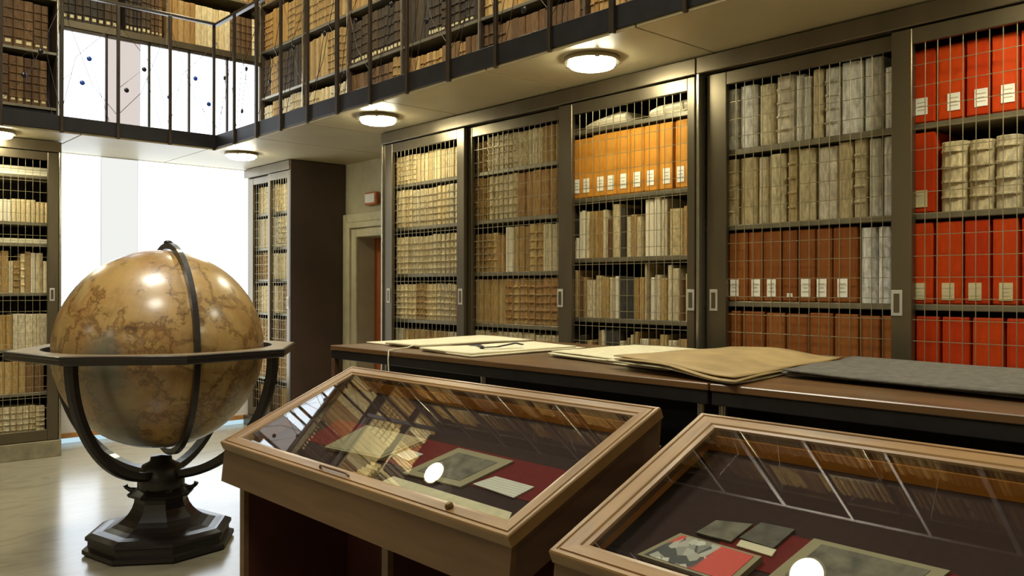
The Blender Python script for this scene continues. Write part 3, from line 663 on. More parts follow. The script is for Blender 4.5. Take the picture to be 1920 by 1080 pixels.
for z in ZL: build(MB().bbox(.24-ox, 1.955-ox, LY+.08-oy, 8.575-oy, z-.028, z, .003), 'shelf', M['shelf'], lt)
d_ = door(lt, 'sliding_door', 1.965-ox, .98-ox, .145, 2.597, LY-oy, .085, .08, axis='Y', handles=())
hd = build(MB().bbox(1.915-.02-ox, 1.915+.02-ox, LY-.004-oy, LY-oy, 1.385-.055, 1.385+.055, .004), 'pull_handle', M['nickel'], d_)
build(MB().bbox(1.915-.01-ox, 1.915+.01-ox, LY-.0055-oy, LY-.004-oy, 1.345, 1.425, .001), 'recess', M['bronze'], hd)
door(lt, 'sliding_door', 1.05-ox, .24-ox, .145, 2.597, LY+.034-oy, .085, .08, axis='Y')
PL = 'bookcase at the left edge'
def flats(x0, x1, z, n, t, label, mats='white'):
    for i in range(n):
        o = build(MB().bbox(x0+.02*random.random(), x1-.02*random.random(), LY+.10, LY+.42, z+i*t+.0005, z+(i+1)*t-.0005, .002), 'paper_folder', M[mats], None)
        tag(o, label.format(ORD[i+1]), 'folder', 'paper folders lying flat in the left bookcase')
flats(1.22, 1.94, ZL[0], 3, .024, '{} pale folder from the bottom, lying on the top shelf of the left bookcase')
flats(1.22, 1.92, ZL[2], 2, .02, '{} pale folder from the bottom, lying below the small books in the left bookcase', 'sheet')
LF = LY+.10
row(LF, 1.30, 1.935, ZL[1], .20, ['cream', 'tan', 'white'], f'short row on the second shelf, {PL}', G('second shelf', PL), facing='Y', wmean=.04, hvar=.35)
row(LF, 1.30, 1.935, ZL[3], .36, ['cream', 'aged', 'white', 'tan'], f'fourth shelf, {PL}', G('fourth shelf', PL), facing='Y', wmean=.045, hvar=.3, runs=False)
row(LF, 1.30, 1.935, ZL[4], .33, ['tan', 'brown', 'aged'], f'fifth shelf, {PL}', G('fifth shelf', PL), facing='Y', wmean=.07, hvar=.25)
row(LF, 1.30, 1.935, ZL[5], .30, ['tan', 'brown', 'aged'], f'sixth shelf, {PL}', G('sixth shelf', PL), facing='Y', wmean=.07, hvar=.15)
row(LF, 1.30, 1.935, ZL[6], .28, ['aged', 'tan'], f'bottom shelf, {PL}', G('bottom shelf', PL), facing='Y', wmean=.075, hvar=.3)

# its left part, beyond the frame: filled cheaply
stuff_books('row_of_books', lt, LF-8.3, (.27-1.1, 1.285-1.1), (ZL[1], ZL[3], ZL[4], ZL[5], ZL[6]), .28, 'Y', ('aged', 'tan', 'brown', 'cream'))
# ------------------------------------------------------------------ gallery bookcases
def gallery_case(name, label, facing, front, a0, a1, zs, ztop, uprights, d=.30):
    t = thing(name, label, 'bookcase', ((front+.15, (a0+a1)/2, zs[0]-.15) if facing == 'X' else ((a0+a1)/2, front+.06, zs[0]-.15))); o = t.location
    def bx(mb, p0, p1, q0, q1, z0, z1, b=.003):
        if facing == 'X': mb.bbox(p0-o.x, p1-o.x, q0-o.y, q1-o.y, z0-o.z, z1-o.z, b)
        else: mb.bbox(q0-o.x, q1-o.x, p0-o.y, p1-o.y, z0-o.z, z1-o.z, b)
    mb = MB(); bx(mb, front+d-.01, front+d, a0, a1, zs[0]-.15, ztop, .001); build(mb, 'back_board', M['inside'], t)
    for z in zs+[ztop]:
        mb = MB(); bx(mb, front, front+d-.012, a0, a1, z-.026, z); build(mb, 'shelf', M['shelf'], t)
    mb = MB(); bx(mb, front+.02, front+d-.012, a0, a1, zs[0]-.15, zs[0]-.03); build(mb, 'base', M['dsteel'], t)
    for y in uprights:
        mb = MB(); bx(mb, front-.02, front-.006, y-.007, y+.007, zs[0]-.15, ztop, .003); build(mb, 'upright', M['steel'], t)
        mb = MB(); bx(mb, front-.006, front+d-.02, y-.008, y+.008, zs[0]-.15, ztop-.03, .002)
        build(mb, 'side_board', M['panel'], t)
    return t
UZ = [2.95, 3.44, 3.93, 4.42, 4.91]; UY = [8.40, 7.474, 6.65, 5.80, 4.80, 3.742, 2.75, 1.7, .7, -.3, -1.3, -2.4, -3.5]
gt = gallery_case('gallery_bookcase', 'long open bookcase on the gallery along the right wall', 'X', 4.0, -3.9, 8.42, UZ, 5.3, UY, .5)
schemes = {0: [['tan', 'aged'], ['aged', 'tan', 'cream'], ['grey', 'brown', 'tan'], ['honey', 'brown'], ['brown', 'brown_tag'], ['honey', 'honey', 'tan'], ['honey', 'tan']],
           1: [['tan', 'dark'], ['cream', 'tan'], ['dark_tag', 'brown_tag'], ['dark_tag', 'dark'], ['tan', 'honey'], ['honey', 'tan'], ['honey', 'brown']],
           2: [['honey', 'tan'], ['tan', 'honey', 'cream'], ['tan', 'honey'], ['dark', 'dark_tag', 'brown'], ['tan', 'honey']],
           3: [['honey', 'tan'], ['tan', 'honey']]}
lim = {0: 2.75, 1: 3.2, 2: 5.0, 3: 7.5}
RN = ['lowest', 'second', 'third', 'fourth']
for r in range(4):
    for b in range(len(UY)-1):
        hi, lo = UY[b]-.012, UY[b+1]+.012
        if UY[b] <= lim[r]: break
        hm = (.36, .42, .42, .42)[r]
        if r == 0: hm = .40 if b in (1, 3) else .44
        row(4.02, hi, lo, UZ[r], hm, schemes[r][min(b, len(schemes[r])-1)], f'{RN[r]} shelf, {ordw(b+1)} gallery bay right of the window', f'books on the {RN[r]} gallery shelf of the right wall', wmean=.05, hvar=.1, d=.22)
GO = gt.location
stuff_books('row_of_books', gt, 4.02-GO.x, (-3.85-GO.y, 2.70-GO.y), (UZ[0]-GO.z, UZ[1]-GO.z), .4, 'X')
stuff_books('row_of_books', gt, 4.02-GO.x, (-3.85-GO.y, 4.75-GO.y), (UZ[2]-GO.z,), .4, 'X')
stuff_books('row_of_books', gt, 4.02-GO.x, (-3.85-GO.y, 7.38-GO.y), (UZ[3]-GO.z, ), .4, 'X')
stuff_books('row_of_books', gt, 4.02-GO.x, (-3.85-GO.y, 8.38-GO.y), (UZ[4]-GO.z, ), .35, 'X', ('tan', 'honey', 'brown'))
# back wall gallery, left of the window
VZ = [3.05, 3.545, 4.03, 4.5, 4.95]
g2 = gallery_case('gallery_bookcase', 'open bookcase on the back gallery, left of the upper window', 'Y', 8.36, -3.9, 2.05, VZ, 5.3, [2.04, 1.1, .15, -.8, -1.8, -2.8], .25)
for r in range(2):
    row(8.375, 1.30, 2.005, VZ[r], .44 if r == 0 else .43, [['brown_tag', 'dark_tag', 'dark_tag', 'brown'], ['dark_tag', 'dark_tag', 'brown_tag', 'honey']][r], f'{RN[r]} shelf, gallery bookcase left of the window', f'books on the {RN[r]} shelf left of the upper window', facing='Y', wmean=.062, hvar=.06, d=.2)
row(8.375, 1.60, 2.005, VZ[2], .40, ['tan', 'brown'], 'third shelf, gallery bookcase left of the window', 'books on the third shelf left of the upper window', facing='Y', wmean=.06, d=.2)
GO = g2.location
stuff_books('row_of_books', g2, 8.375-GO.y, (-3.85-GO.x, 1.28-GO.x), tuple(z-GO.z for z in VZ[:2]), .42, 'Y', d=.2)
stuff_books('row_of_books', g2, 8.375-GO.y, (-3.85-GO.x, 1.55-GO.x), (VZ[2]-GO.z,), .4, 'Y', d=.2)
stuff_books('row_of_books', g2, 8.375-GO.y, (-3.85-GO.x, 2.0-GO.x), (VZ[3]-GO.z,), .4, 'Y', d=.2)
# over the upper window
WZ = [3.865, 4.41, 4.9]
g3 = thing('wall_bookcase', 'row of shelves mounted over the upper window', 'bookcase', (3.0, 8.42, 3.86))
def g3b(x0, x1, y0, y1, z0, z1, n, m_): build(MB().bbox(x0-3.0, x1-3.0, y0-8.42, y1-8.42, z0-3.86, z1-3.86, .003), n, M[m_], g3)
g3b(2.05, 3.98, 8.36, 8.61, 3.80, 3.865, 'shelf', 'bronze'); g3b(2.05, 3.98, 8.36, 8.61, 4.384, 4.41, 'shelf', 'shelf'); g3b(2.05, 3.98, 8.36, 8.61, 4.874, 4.9, 'shelf', 'shelf'); g3b(2.05, 3.98, 8.60, 8.612, 3.865, 5.3, 'back_board', 'inside')
for x in (2.06, 3.0, 3.965): g3b(x-.007, x+.007, 8.345, 8.36, 3.80, 5.3, 'upright', 'steel')
row(8.375, 2.075, 2.62, WZ[0], .40, ['dark_tag', 'brown_tag'], 'left end of the shelf over the upper window', 'books on the shelf over the upper window', facing='Y', wmean=.05, d=.2, hvar=.08)
row(8.375, 2.625, 2.99, WZ[0], .40, ['brown_tag', 'tan', 'cream', 'dark_tag'], 'before the middle upright of the shelf over the upper window', 'books on the shelf over the upper window', facing='Y', wmean=.05, d=.2, hvar=.08)
row(8.375, 3.01, 3.95, WZ[0], .41, ['tan', 'honey', 'brown', 'cream'], 'right half of the shelf over the upper window', 'books on the shelf over the upper window', facing='Y', wmean=.048, d=.2, hvar=.08)
row(8.375, 2.6, 3.95, WZ[1], .41, ['tan', 'honey', 'cream'], 'second shelf over the upper window', 'books on the second shelf over the upper window', facing='Y', wmean=.055, d=.2, hvar=.08)
stuff_books('row_of_books', g3, 8.375-8.42, (2.07-3.0, 2.58-3.0), (WZ[1]-3.86,), .4, 'Y', d=.2)
stuff_books('row_of_books', g3, 8.375-8.42, (2.07-3.0, 3.95-3.0), (WZ[2]-3.86,), .36, 'Y', d=.2)
# second gallery, above the frame: reflected in the display glass
g4 = gallery_case('upper_gallery_bookcase', 'bookcase on the higher gallery, seen only as a reflection in the display glass', 'X', 4.0, -3.9, 8.42, [5.6, 6.1, 6.6, 7.1], 7.6, UY, .5)
GO = g4.location
stuff_books('row_of_books', g4, 4.02-GO.x, (-3.85-GO.y, 8.38-GO.y), (5.6-GO.z, 6.1-GO.z, 6.6-GO.z, 7.1-GO.z), .42, 'X')
g5 = gallery_case('upper_gallery_bookcase', 'back bookcase on the higher gallery, seen only as a reflection in the display glass', 'Y', 8.36, -3.9, 3.98, [5.6, 6.1, 6.6, 7.1], 7.6, [3.9, 3, 2.02, 1.1, .15, -.8], .25)
GO = g5.location
stuff_books('row_of_books', g5, 8.375-GO.y, (-3.85-GO.x, 3.95-GO.x), (5.6-GO.z, 6.1-GO.z, 6.6-GO.z, 7.1-GO.z), .42, 'Y', d=.2)

# ------------------------------------------------------------------ gallery railings: posts, rail, crossing wires, enamel discs
disc_me = MB().lathe([(.0, -.006), (.017, -.006), (.021, 0), (.017, .006), (.0, .006)], 14).mesh('disc', [M['disc']])
disc_blue = disc_me.copy(); disc_blue.materials[0] = M['disc_blue']
def railing(z, label, full=True):
    t = thing('gallery_railing', label, 'railing', (EX, EY, z))
    hz = 1.13
    build(MB().bbox(-.03, .012, -11.4, .012, hz, hz+.025, .004), 'handrail', M['post'], t)
    build(MB().bbox(-7.0, -.03, -.03, .012, hz, hz+.025, .004), 'handrail', M['post'], t)
    pm = {}
    for wd in (.011, .016): pm[wd] = MB().bbox(-.018, .006, -wd, wd, -.005, hz, .003).mesh('post', [M['post']])
    pmy = MB().bbox(-.013, .013, -.018, .006, -.005, hz, .003).mesh('post', [M['post']])
    ys = [-.436*i for i in range(0, 26)]; xs = [-.432*i for i in range(1, 16)]
    for i, y in enumerate(ys): link('post', pm[.016 if i % 3 == 2 else .011], t, (-.022, y, 0))
    for x in xs: link('post', pmy, t, (x, -.022, 0))
    if not full: return
    # wires and discs in every bay
    wm = {}
    def bay(a, b, vert, kind):
        mb = MB(); Lh = b-a; h = [.63, .42, .27]
        A = [(0, .16), (Lh*.25, .63), (Lh, .98)] if kind == 0 else [(0, .98), (Lh*.75, .63), (Lh, .16)]
        B = [(0, 1.05), (Lh*.55, .42), (Lh, .20)] if kind == 0 else [(0, .2), (Lh*.45, .42), (Lh, 1.05)]
        C_ = [(0, .42), (Lh*.5, .63), (Lh*.85, .14)]
        for path in (A, B, C_):
            pts = [((p-0), -.0, q) for p, q in path]
            mb.tube(pts, .0024, 4)
        return mb.mesh('wire', [M['post']])
    w0 = [bay(0, .43, False, k) for k in (0, 1)]
    for i in range(15):
        link('wire', w0[i % 2], t, (-.432*(i+1), -.012, 0))
    for i in range(20):
        link('wire', w0[i % 2], t, (-.012, -.436*(i+1), 0), (0, 0, R_(90)))
    for dx, dz, bl in ((2.077, 3.335, 1), (2.024, 3.128, 1), (2.372, 3.121, 0), (2.516, 3.323, 0), (2.73, 3.116, 1), (2.96, 3.319, 1), (3.082, 3.107, 1), (1.72, 3.33, 0), (1.60, 3.12, 0), (1.2, 3.33, 0), (1.33, 3.12, 0), (.75, 3.33, 0), (.3, 3.12, 0)):
        o = link('disc', disc_blue if bl else disc_me, t, (dx-EX, -.02, dz-SZ), (R_(90), 0, 0))
        if bl: o['label'] = 'blue enamel disc'
    for dy, dz in ((7.337, 3.319), (6.89, 3.315), (6.973, 2.967), (6.45, 3.13), (6.05, 3.32), (5.565, 3.322), (5.137, 3.317), (5.3, 2.97), (4.693, 3.32), (4.3, 3.12), (3.85, 3.32), (3.4, 2.97)):
        link('disc', disc_me, t, (-.02, dy-EY, dz-SZ), (0, R_(90), 0))
railing(SZ, 'dark steel gallery railing with thin crossing wires and small round discs')
railing(5.35, 'railing of the higher gallery, seen only as a reflection in the display glass', True)

# ------------------------------------------------------------------ long reading counter
CZ = 1.15; CX0, CX1 = 2.24, 3.32
def counter(y0, y1, posts, label, endpost):
    t = thing('counter', label, 'counter', ((CX0+CX1)/2, (y0+y1)/2, 0)); ox, oy = (CX0+CX1)/2, (y0+y1)/2
    B = lambda a, b, c, d, e, f, n, m_, bv=.003: build(MB().bbox(a-ox, b-ox, c-oy, d-oy, e, f, bv), n, M[m_], t)
    B(CX0, CX1, y0, y1, CZ-.024, CZ, 'worktop', 'counter')
    B(CX0+.004, CX0+.03, y0+.004, y1-.004, CZ-.068, CZ-.024, 'apron', 'dsteel'); B(CX1-.03, CX1-.004, y0+.004, y1-.004, CZ-.068, CZ-.024, 'apron', 'dsteel')
    B(CX0+.03, CX1-.03, y1-.03, y1-.004, CZ-.068, CZ-.024, 'apron', 'dsteel'); B(CX0+.03, CX1-.03, y0+.004, y0+.03, CZ-.068, CZ-.024, 'apron', 'dsteel')
    B(CX0+.28, CX1-.28, y0+.06, y1-.10, .0, CZ-.10, 'cabinet_body', 'black')
    B(CX0+.03, CX0+.28, y0+.02, y1-.02, .12, .15, 'foot_shelf', 'panel')
    for y in posts:
        for x in (CX0+.022, CX1-.022): build(MB().lathe([(.013, 0), (.013, CZ-.024)], 14, (x-ox, y-oy)), 'post', M['steel'], t)
    if endpost:
        for x in (CX0+.004, CX1-.034): B(x, x+.03, y1-.034, y1-.002, 0, CZ-.066, 'corner_post', 'walnut_end')
    return t
counter(1.566, 3.90, (2.685, 1.605), 'brown reading counter carrying cream parchments, beyond the left display case', True)
counter(-1.0, 1.560, (1.525, .3, -.9), 'brown reading counter carrying the charcoal cover, beyond the right display case', False)

# ------------------------------------------------------------------ parchments on the counter
def sheet(quad, z, t, mname, wav=.004, seed=0, n=14, edge=.006, lift=None):
    """thin irregular slab over a quad (x,y corners in order), gently wavy"""
    rnd = random.Random(seed); P = [Vector((q[0], q[1])) for q in quad]; ph = [rnd.random()*6 for _ in range(6)]
    mb = MB(); top = []; bot = []
    for i in range(n+1):
        for j in range(n+1):
            u, v = i/n, j/n
            p = (P[0]*(1-u)+P[1]*u)*(1-v)+(P[3]*(1-u)+P[2]*u)*v
            e = edge*(rnd.random()-.5) if (i in (0, n) or j in (0, n)) else 0
            hz = wav*(math.sin(u*5+ph[0])*math.sin(v*4+ph[1])+.5*math.sin(u*11+ph[2]+v*7)+1.6)
            if lift: hz += lift(u, v)
            top.append((p.x+e, p.y+e, z+t+hz)); bot.append((p.x+e, p.y+e, z+hz))
    m_ = n+1; fs = []
    N = len(top)
    idx = lambda i, j: i*m_+j
    for i in range(n):
        for j in range(n):
            fs.append((idx(i, j), idx(i, j+1), idx(i+1, j+1), idx(i+1, j))); fs.append(tuple(N+k for k in (idx(i, j), idx(i+1, j), idx(i+1, j+1), idx(i, j+1))))
    for k in range(n):
        for a, b in (((k, 0), (k+1, 0)), ((k+1, n), (k, n)), ((n, k), (n, k+1)), ((0, k+1), (0, k))):
            A, B = idx(*a), idx(*b); fs.append((A, B, N+B, N+A))
    mb.add(top+bot, fs, 0, True); return mb
def parchment(name, quads, label, cat='parchment'):
    t = None; cx = sum(q[0] for q in quads[0][0])/4; cy = sum(q[1] for q in quads[0][0])/4
    t = thing(name, label, cat, (cx, cy, CZ)); z = .0008
    for i, (quad, th, mn, wav, lift) in enumerate(quads):
        q = [(a-cx, b-cy) for a, b in quad]
        build(sheet(q, z, th, mn, wav, i+len(label), lift=lift), 'sheet', M[mn], t); z += th+wav*.9
    return t
p1 = parchment('parchment_folder', [
    ([(2.46, 4.02-.12), (3.2, 3.93), (3.19, 3.42), (2.44, 3.36)], .006, 'sheet', .001, None),
    ([(2.42, 3.66), (3.22, 3.86), (3.17, 3.36), (2.42, 3.38)], .010, 'sheet', .0015, None)],
    'cream parchment folder with a hanging white cord, leftmost on the counter', 'folder')
cord = MB().tube([(2.44, 3.42, CZ+.020), (2.38, 3.40, CZ+.008), (2.26, 3.35, CZ+.007), (2.228, 3.34, CZ+.004), (2.222, 3.335, CZ-.04), (2.215, 3.32, CZ-.09), (2.221, 3.31, CZ-.13), (2.217, 3.30, CZ-.16)], .0035, 6)
build(cord, 'cord', M['sheet'], p1, loc=-p1.location)
p2 = parchment('parchment_folder', [
    ([(2.36, 3.27), (3.10, 3.27), (3.04, 2.84), (2.29, 2.80)], .007, 'sheet', .001, None),
    ([(2.34, 3.25), (3.08, 3.25), (3.0, 2.86), (2.31, 2.83)], .007, 'sheet', .001, None)],
    'cream parchment folder with a black ribbon lying across it, on the counter', 'folder')
rb = MB().tube([(2.62, 3.22, .0), (2.60, 3.13, .004), (2.56, 3.06, .003), (2.50, 2.98, .004), (2.55, 2.93, .008), (2.66, 2.93, .02), (2.70, 2.925, .012)], 0, flat=(.011, .0025))
build(rb, 'ribbon', M['ribbon'], p2, loc=(-p2.location.x, -p2.location.y, .021))
parchment('parchment_stack', [
    ([(2.60, 2.64), (3.2, 2.66), (3.2, 2.14), (2.42, 1.86)], .007, 'sheet2', .002, None),
    ([(2.57, 2.62), (3.18, 2.64), (3.2, 2.13), (2.44, 1.88)], .006, 'sheet2', .002, None),
    ([(2.60, 2.63), (3.21, 2.67), (3.2, 2.12), (2.46, 1.93)], .004, 'sheet2', .0015, None)],
    'stack of ivory parchment sheets with uneven edges, middle of the counter', 'parchment')
def over(u, v):
    k = min(1, max(0, (v-.42)/.5)); return .0245*(1-k*k*(3-2*k))
parchment('parchment_stack', [
    ([(2.36, 2.10), (3.16, 2.09), (3.22, 1.62), (2.235, 1.47)], .004, 'sheet2', .003, over),
    ([(2.35, 2.05), (3.14, 2.07), (3.25, 1.64), (2.225, 1.455)], .004, 'sheet3', .004, over),
    ([(2.38, 2.08), (3.16, 2.09), (3.26, 1.64), (2.26, 1.48)], .004, 'sheet3', .003, over)],
    'big tan parchment over crumpled sheets, right of the ivory stack', 'parchment')
parchment('cloth_cover', [
    ([(2.60, 1.52), (3.26, 1.60), (3.30, .10), (2.42, .05)], .008, 'charcoal', .006, None),
    ([(2.57, 1.50), (3.24, 1.58), (3.29, .12), (2.40, .07)], .006, 'charcoal', .006, None)],
    'rough charcoal grey cloth cover spread over the right end of the counter', 'cloth')

# ------------------------------------------------------------------ slanted display cases
SF = Vector((1.36, 0, .849)); SL = .6439
sdir = Vector((.59, 0, .258)).normalized(); sn = Vector((-sdir.z, 0, sdir.x))
def SP(s, y, off=0): return SF+sdir*s+Vector((0, y, 0))-sn*off
def display_case(y0, y1, label, lab_inside):
    t = thing('display_case', label, 'display case', (1.6, (y0+y1)/2, 0)); O = t.location
    def hexa(pts, name, mname, parent=t, **k):
        mb = MB(); p = [Vector(q)-O for q in pts]
        mb.add(p, [(0, 3, 2, 1), (4, 5, 6, 7), (0, 1, 5, 4), (1, 2, 6, 5), (2, 3, 7, 6), (3, 0, 4, 7)])
        return build(mb, name, M[mname], parent)
    # frame rails, mitred, moulded profile (u inward, v up)
    prof = [(0, -.034), (0, -.004), (.003, 0), (.014, 0), (.016, -.004), (.020, -.004), (.022, 0), (.058, -.002), (.062, -.006), (.074, -.008), (.076, -.015), (.072, -.034)]
    W = SL; c = [(0, y1), (0, y0), (W, y0), (W, y1)]       # corners in (s,y)
    inn = [(1, -1), (1, 1), (-1, 1), (-1, -1)]
    for k in range(4):
        a, b = c[k], c[(k+1) % 4]; ia, ib = inn[k], inn[(k+1) % 4]
        ra = [SP(a[0]+ia[0]*u*(.8 if a[0] == 0 else .68), a[1]+ia[1]*u*(.85 if a[1] == y0 else 1), -v)-O for u, v in prof]
        rb = [SP(b[0]+ib[0]*u*(.8 if b[0] == 0 else .68), b[1]+ib[1]*u*(.85 if b[1] == y0 else 1), -v)-O for u, v in prof]
        build(MB().loft([ra, rb]), 'frame_rail', M['walnut' if k in (0, 2) else 'walnut_x'], t)
    # glass
    g = .049
    hexa([SP(g, y0+g, .013), SP(W-g, y0+g, .013), SP(W-g, y1-g, .013), SP(g, y1-g, .013), SP(g, y0+g, .009), SP(W-g, y0+g, .009), SP(W-g, y1-g, .009), SP(g, y1-g, .009)], 'glass_pane', 'glass')
    # tray: front, back, ends (vertical faces) and floor
    H = .155; th = .022
    def wallbox(sa, sb, ya, yb, offt, hb, name, mname):
        p = [SP(sa, ya), SP(sb, ya), SP(sb, yb), SP(sa, yb)]
        topo = -sn*offt
        T = [q+topo for q in p]; Bm = [Vector((q.x, q.y, q.z-hb)) for q in p]
        return hexa(Bm+T, name, mname)
    wallbox(.004, .004+th, y0+.004, y1-.004, .034, H, 'front_board', 'walnut_face')
    wallbox(W-.004-th, W-.004, y0+.004, y1-.004, .034, H, 'back_board', 'walnut_face')
    wallbox(.004+th, W-.004-th, y0+.004, y0+.004+th, .034, H, 'end_board', 'walnut_end')
    wallbox(.004+th, W-.004-th, y1-.004-th, y1-.004, .034, H, 'end_board', 'walnut_end')
    hexa([SP(.02, y0+.02, .13), SP(W-.02, y0+.02, .13), SP(W-.02, y1-.02, .13), SP(.02, y1-.02, .13), SP(.02, y0+.02, .12), SP(W-.02, y0+.02, .12), SP(W-.02, y1-.02, .12), SP(.02, y1-.02, .12)], 'tray_bottom', 'panel')
    # lining: red cloth floor and orange wood inner faces
    D = .080; a = .030
    hexa([SP(a, y0+a, D+.01), SP(W-a, y0+a, D+.01), SP(W-a, y1-a, D+.01), SP(a, y1-a, D+.01), SP(a, y0+a, D), SP(W-a, y0+a, D), SP(W-a, y1-a, D), SP(a, y1-a, D)], 'cloth_lining', 'liner')
    for (s0, s1, ya, yb, nm) in ((a+.002, a+.010, y0+a, y1-a, 'orangewood'), (W-.054, W-.046, y0+a, y1-a, 'orangewood'), (a+.010, W-.054, y0+a, y0+a+.008, 'orangewood'), (a+.010, W-.054, y1-a-.008, y1-a, 'orangewood')):
        hexa([SP(s0, ya, D), SP(s1, ya, D), SP(s1, yb, D), SP(s0, yb, D), SP(s0, ya, .034), SP(s1, ya, .034), SP(s1, yb, .034), SP(s0, yb, .034)], 'inner_face', nm)
    # lock and handle on the front rail
    kn = MB(); q = SP(.034, y0+.268, -.001)-O; kn.tube([q, q+sn*.006, q+sn*.012], [.012, .012, .007], 12); build(kn, 'lock', M['keyhole'], t)
    hp = MB(); m0 = SP(.030, y1-.73, -.001)-O; hp.tube([m0, m0+sn*.008+Vector((0, -.01, 0)), m0+sn*.008+Vector((0, -.17, 0)), m0+Vector((0, -.18, 0))], .004, 6); build(hp, 'lid_handle', M['walnut_face'], t)
    # base: open stand with dark red panels
    zb = lambda x: .849+(x-1.36)*.4373-.155
    def stand(x0, x1, ya, yb, name, mname):
        e = .004
        hexa([(x0, ya, 0), (x1, ya, 0), (x1, yb, 0), (x0, yb, 0), (x0, ya, zb(x0)+e), (x1, ya, zb(x1)+e), (x1, yb, zb(x1)+e), (x0, yb, zb(x0)+e)], name, mname)
    stand(1.425, 1.90, y1-.115, y1-.085, 'end_panel', 'redbase'); stand(1.405, 1.425, y1-.118, y1-.082, 'edge_strip', 'walnut_face')
    stand(1.425, 1.90, y0+.05, y0+.08, 'end_panel', 'redbase')
    ym = y0+.60
    stand(1.425, 1.88, ym-.012, ym+.012, 'divider', 'redbase'); stand(1.405, 1.425, ym-.016, ym+.016, 'edge_strip', 'walnut_face')
    stand(1.86, 1.88, y0+.08, y1-.115, 'back_panel', 'redbase')
    hexa([(1.425, y0+.05, .0), (1.88, y0+.05, .0), (1.88, y1-.085, .0), (1.425, y1-.085, .0), (1.425, y0+.05, .09), (1.88, y0+.05, .09), (1.88, y1-.085, .09), (1.425, y1-.085, .09)], 'plinth', 'black') if False else None
    return t
display_case(1.525, 3.21, 'slanted walnut display case with a glass lid, the one beside the globe', 'left')
display_case(-.30, 1.385, 'slanted walnut display case with a glass lid, bottom right, nearest the camera', 'right')
DD = .0775
def exhibit(name, quad, off, th, mname, label, cat, inner=None):
    """flat slab lying on the cloth lining; quad in (s, y)"""
    c = SP(sum(q[0] for q in quad)/4, sum(q[1] for q in quad)/4, off); mb = MB()
    lo = [SP(q[0], q[1], off)-c for q in quad]; hi = [SP(q[0], q[1], off-th)-c for q in quad]
    mb.add(lo+hi, [(0, 1, 2, 3), (7, 6, 5, 4), (0, 4, 5, 1), (1, 5, 6, 2), (2, 6, 7, 3), (3, 7, 4, 0)])
    o = build(mb, name, M[mname], None, loc=c); tag(o, label, cat)
    if inner:
        cs = sum(q[0] for q in quad)/4; cy = sum(q[1] for q in quad)/4
        q2 = [(cs+(q[0]-cs)*inner[0], cy+(q[1]-cy)*inner[0]) for q in quad]; mb = MB()
        lo = [SP(q[0], q[1], off-th)-c for q in q2]; hi = [SP(q[0], q[1], off-th-.0012)-c for q in q2]
        mb.add(lo+hi, [(0, 1, 2, 3), (7, 6, 5, 4), (0, 4, 5, 1), (1, 5, 6, 2), (2, 6, 7, 3), (3, 7, 4, 0)])
        p = build(mb, inner[1], M[inner[2]], o)
    return o
exhibit('open_manuscript', [(0.191, 2.762), (0.362, 2.726), (0.357, 2.342), (0.212, 2.415)], DD, .012, 'mount', 'open grey-brown manuscript in the left display case, beneath the window reflection', 'manuscript', (.9, 'page', 'mount'))
exhibit('engraving', [(0.181, 2.251), (0.36, 2.168), (0.357, 1.896), (0.191, 1.964)], DD, .006, 'mount', 'mounted grey engraving in the middle of the left display case', 'print', (.72, 'picture', 'print'))
exhibit('text_card', [(0.219, 1.939), (0.275, 1.894), (0.272, 1.725), (0.209, 1.748)], DD, .004, 'card', 'white text card right of the engraving in the left display case', 'card')
exhibit('text_card', [(0.258, 2.401), (0.298, 2.374), (0.292, 2.279), (0.243, 2.298)], DD, .004, 'card', 'small white text card left of the engraving in the left display case', 'card')
o = exhibit('parchment_strip', [(0.115, 2.29), (0.157, 2.27), (0.153, 1.698), (0.115, 1.676)], DD, .004, 'sheet2', 'long cream parchment strip along the front of the left display case', 'parchment')
exhibit('cloth_runner', [(.215, 2.95), (.375, 2.95), (.375, 1.61), (.215, 1.61)], .0795, .0012, 'runner', 'deep red cloth runner lying under the papers in the left display case', 'cloth')
exhibit('cloth_runner', [(.20, 1.10), (.33, 1.10), (.33, -.2), (.20, -.2)], .0795, .0012, 'runner', 'deep red cloth runner lying under the papers in the right display case', 'cloth')
# little ridged booklet standing open near the front
bk = thing('ridged_booklet', 'small cream ridged booklet left of the lamp reflection in the left display case', 'booklet', SP(.15, 2.40, DD))
for i in range(6):
    mb = MB(); a = SP(.085+.016*i, 2.43-.004*i, DD-.004)-bk.location; b = SP(.085+.016*i, 2.33+.004*i, DD-.004)-bk.location
    mb.add([a, a+sdir*.013, b+sdir*.013, b, a+sn*.012, a+sdir*.007+sn*.02, b+sdir*.007+sn*.02, b+sn*.012], [(0, 3, 2, 1), (4, 5, 6, 7), (0, 1, 5, 4), (1, 2, 6, 5), (2, 3, 7, 6), (3, 0, 4, 7)])
    build(mb, 'leaf', M['cream'], bk)
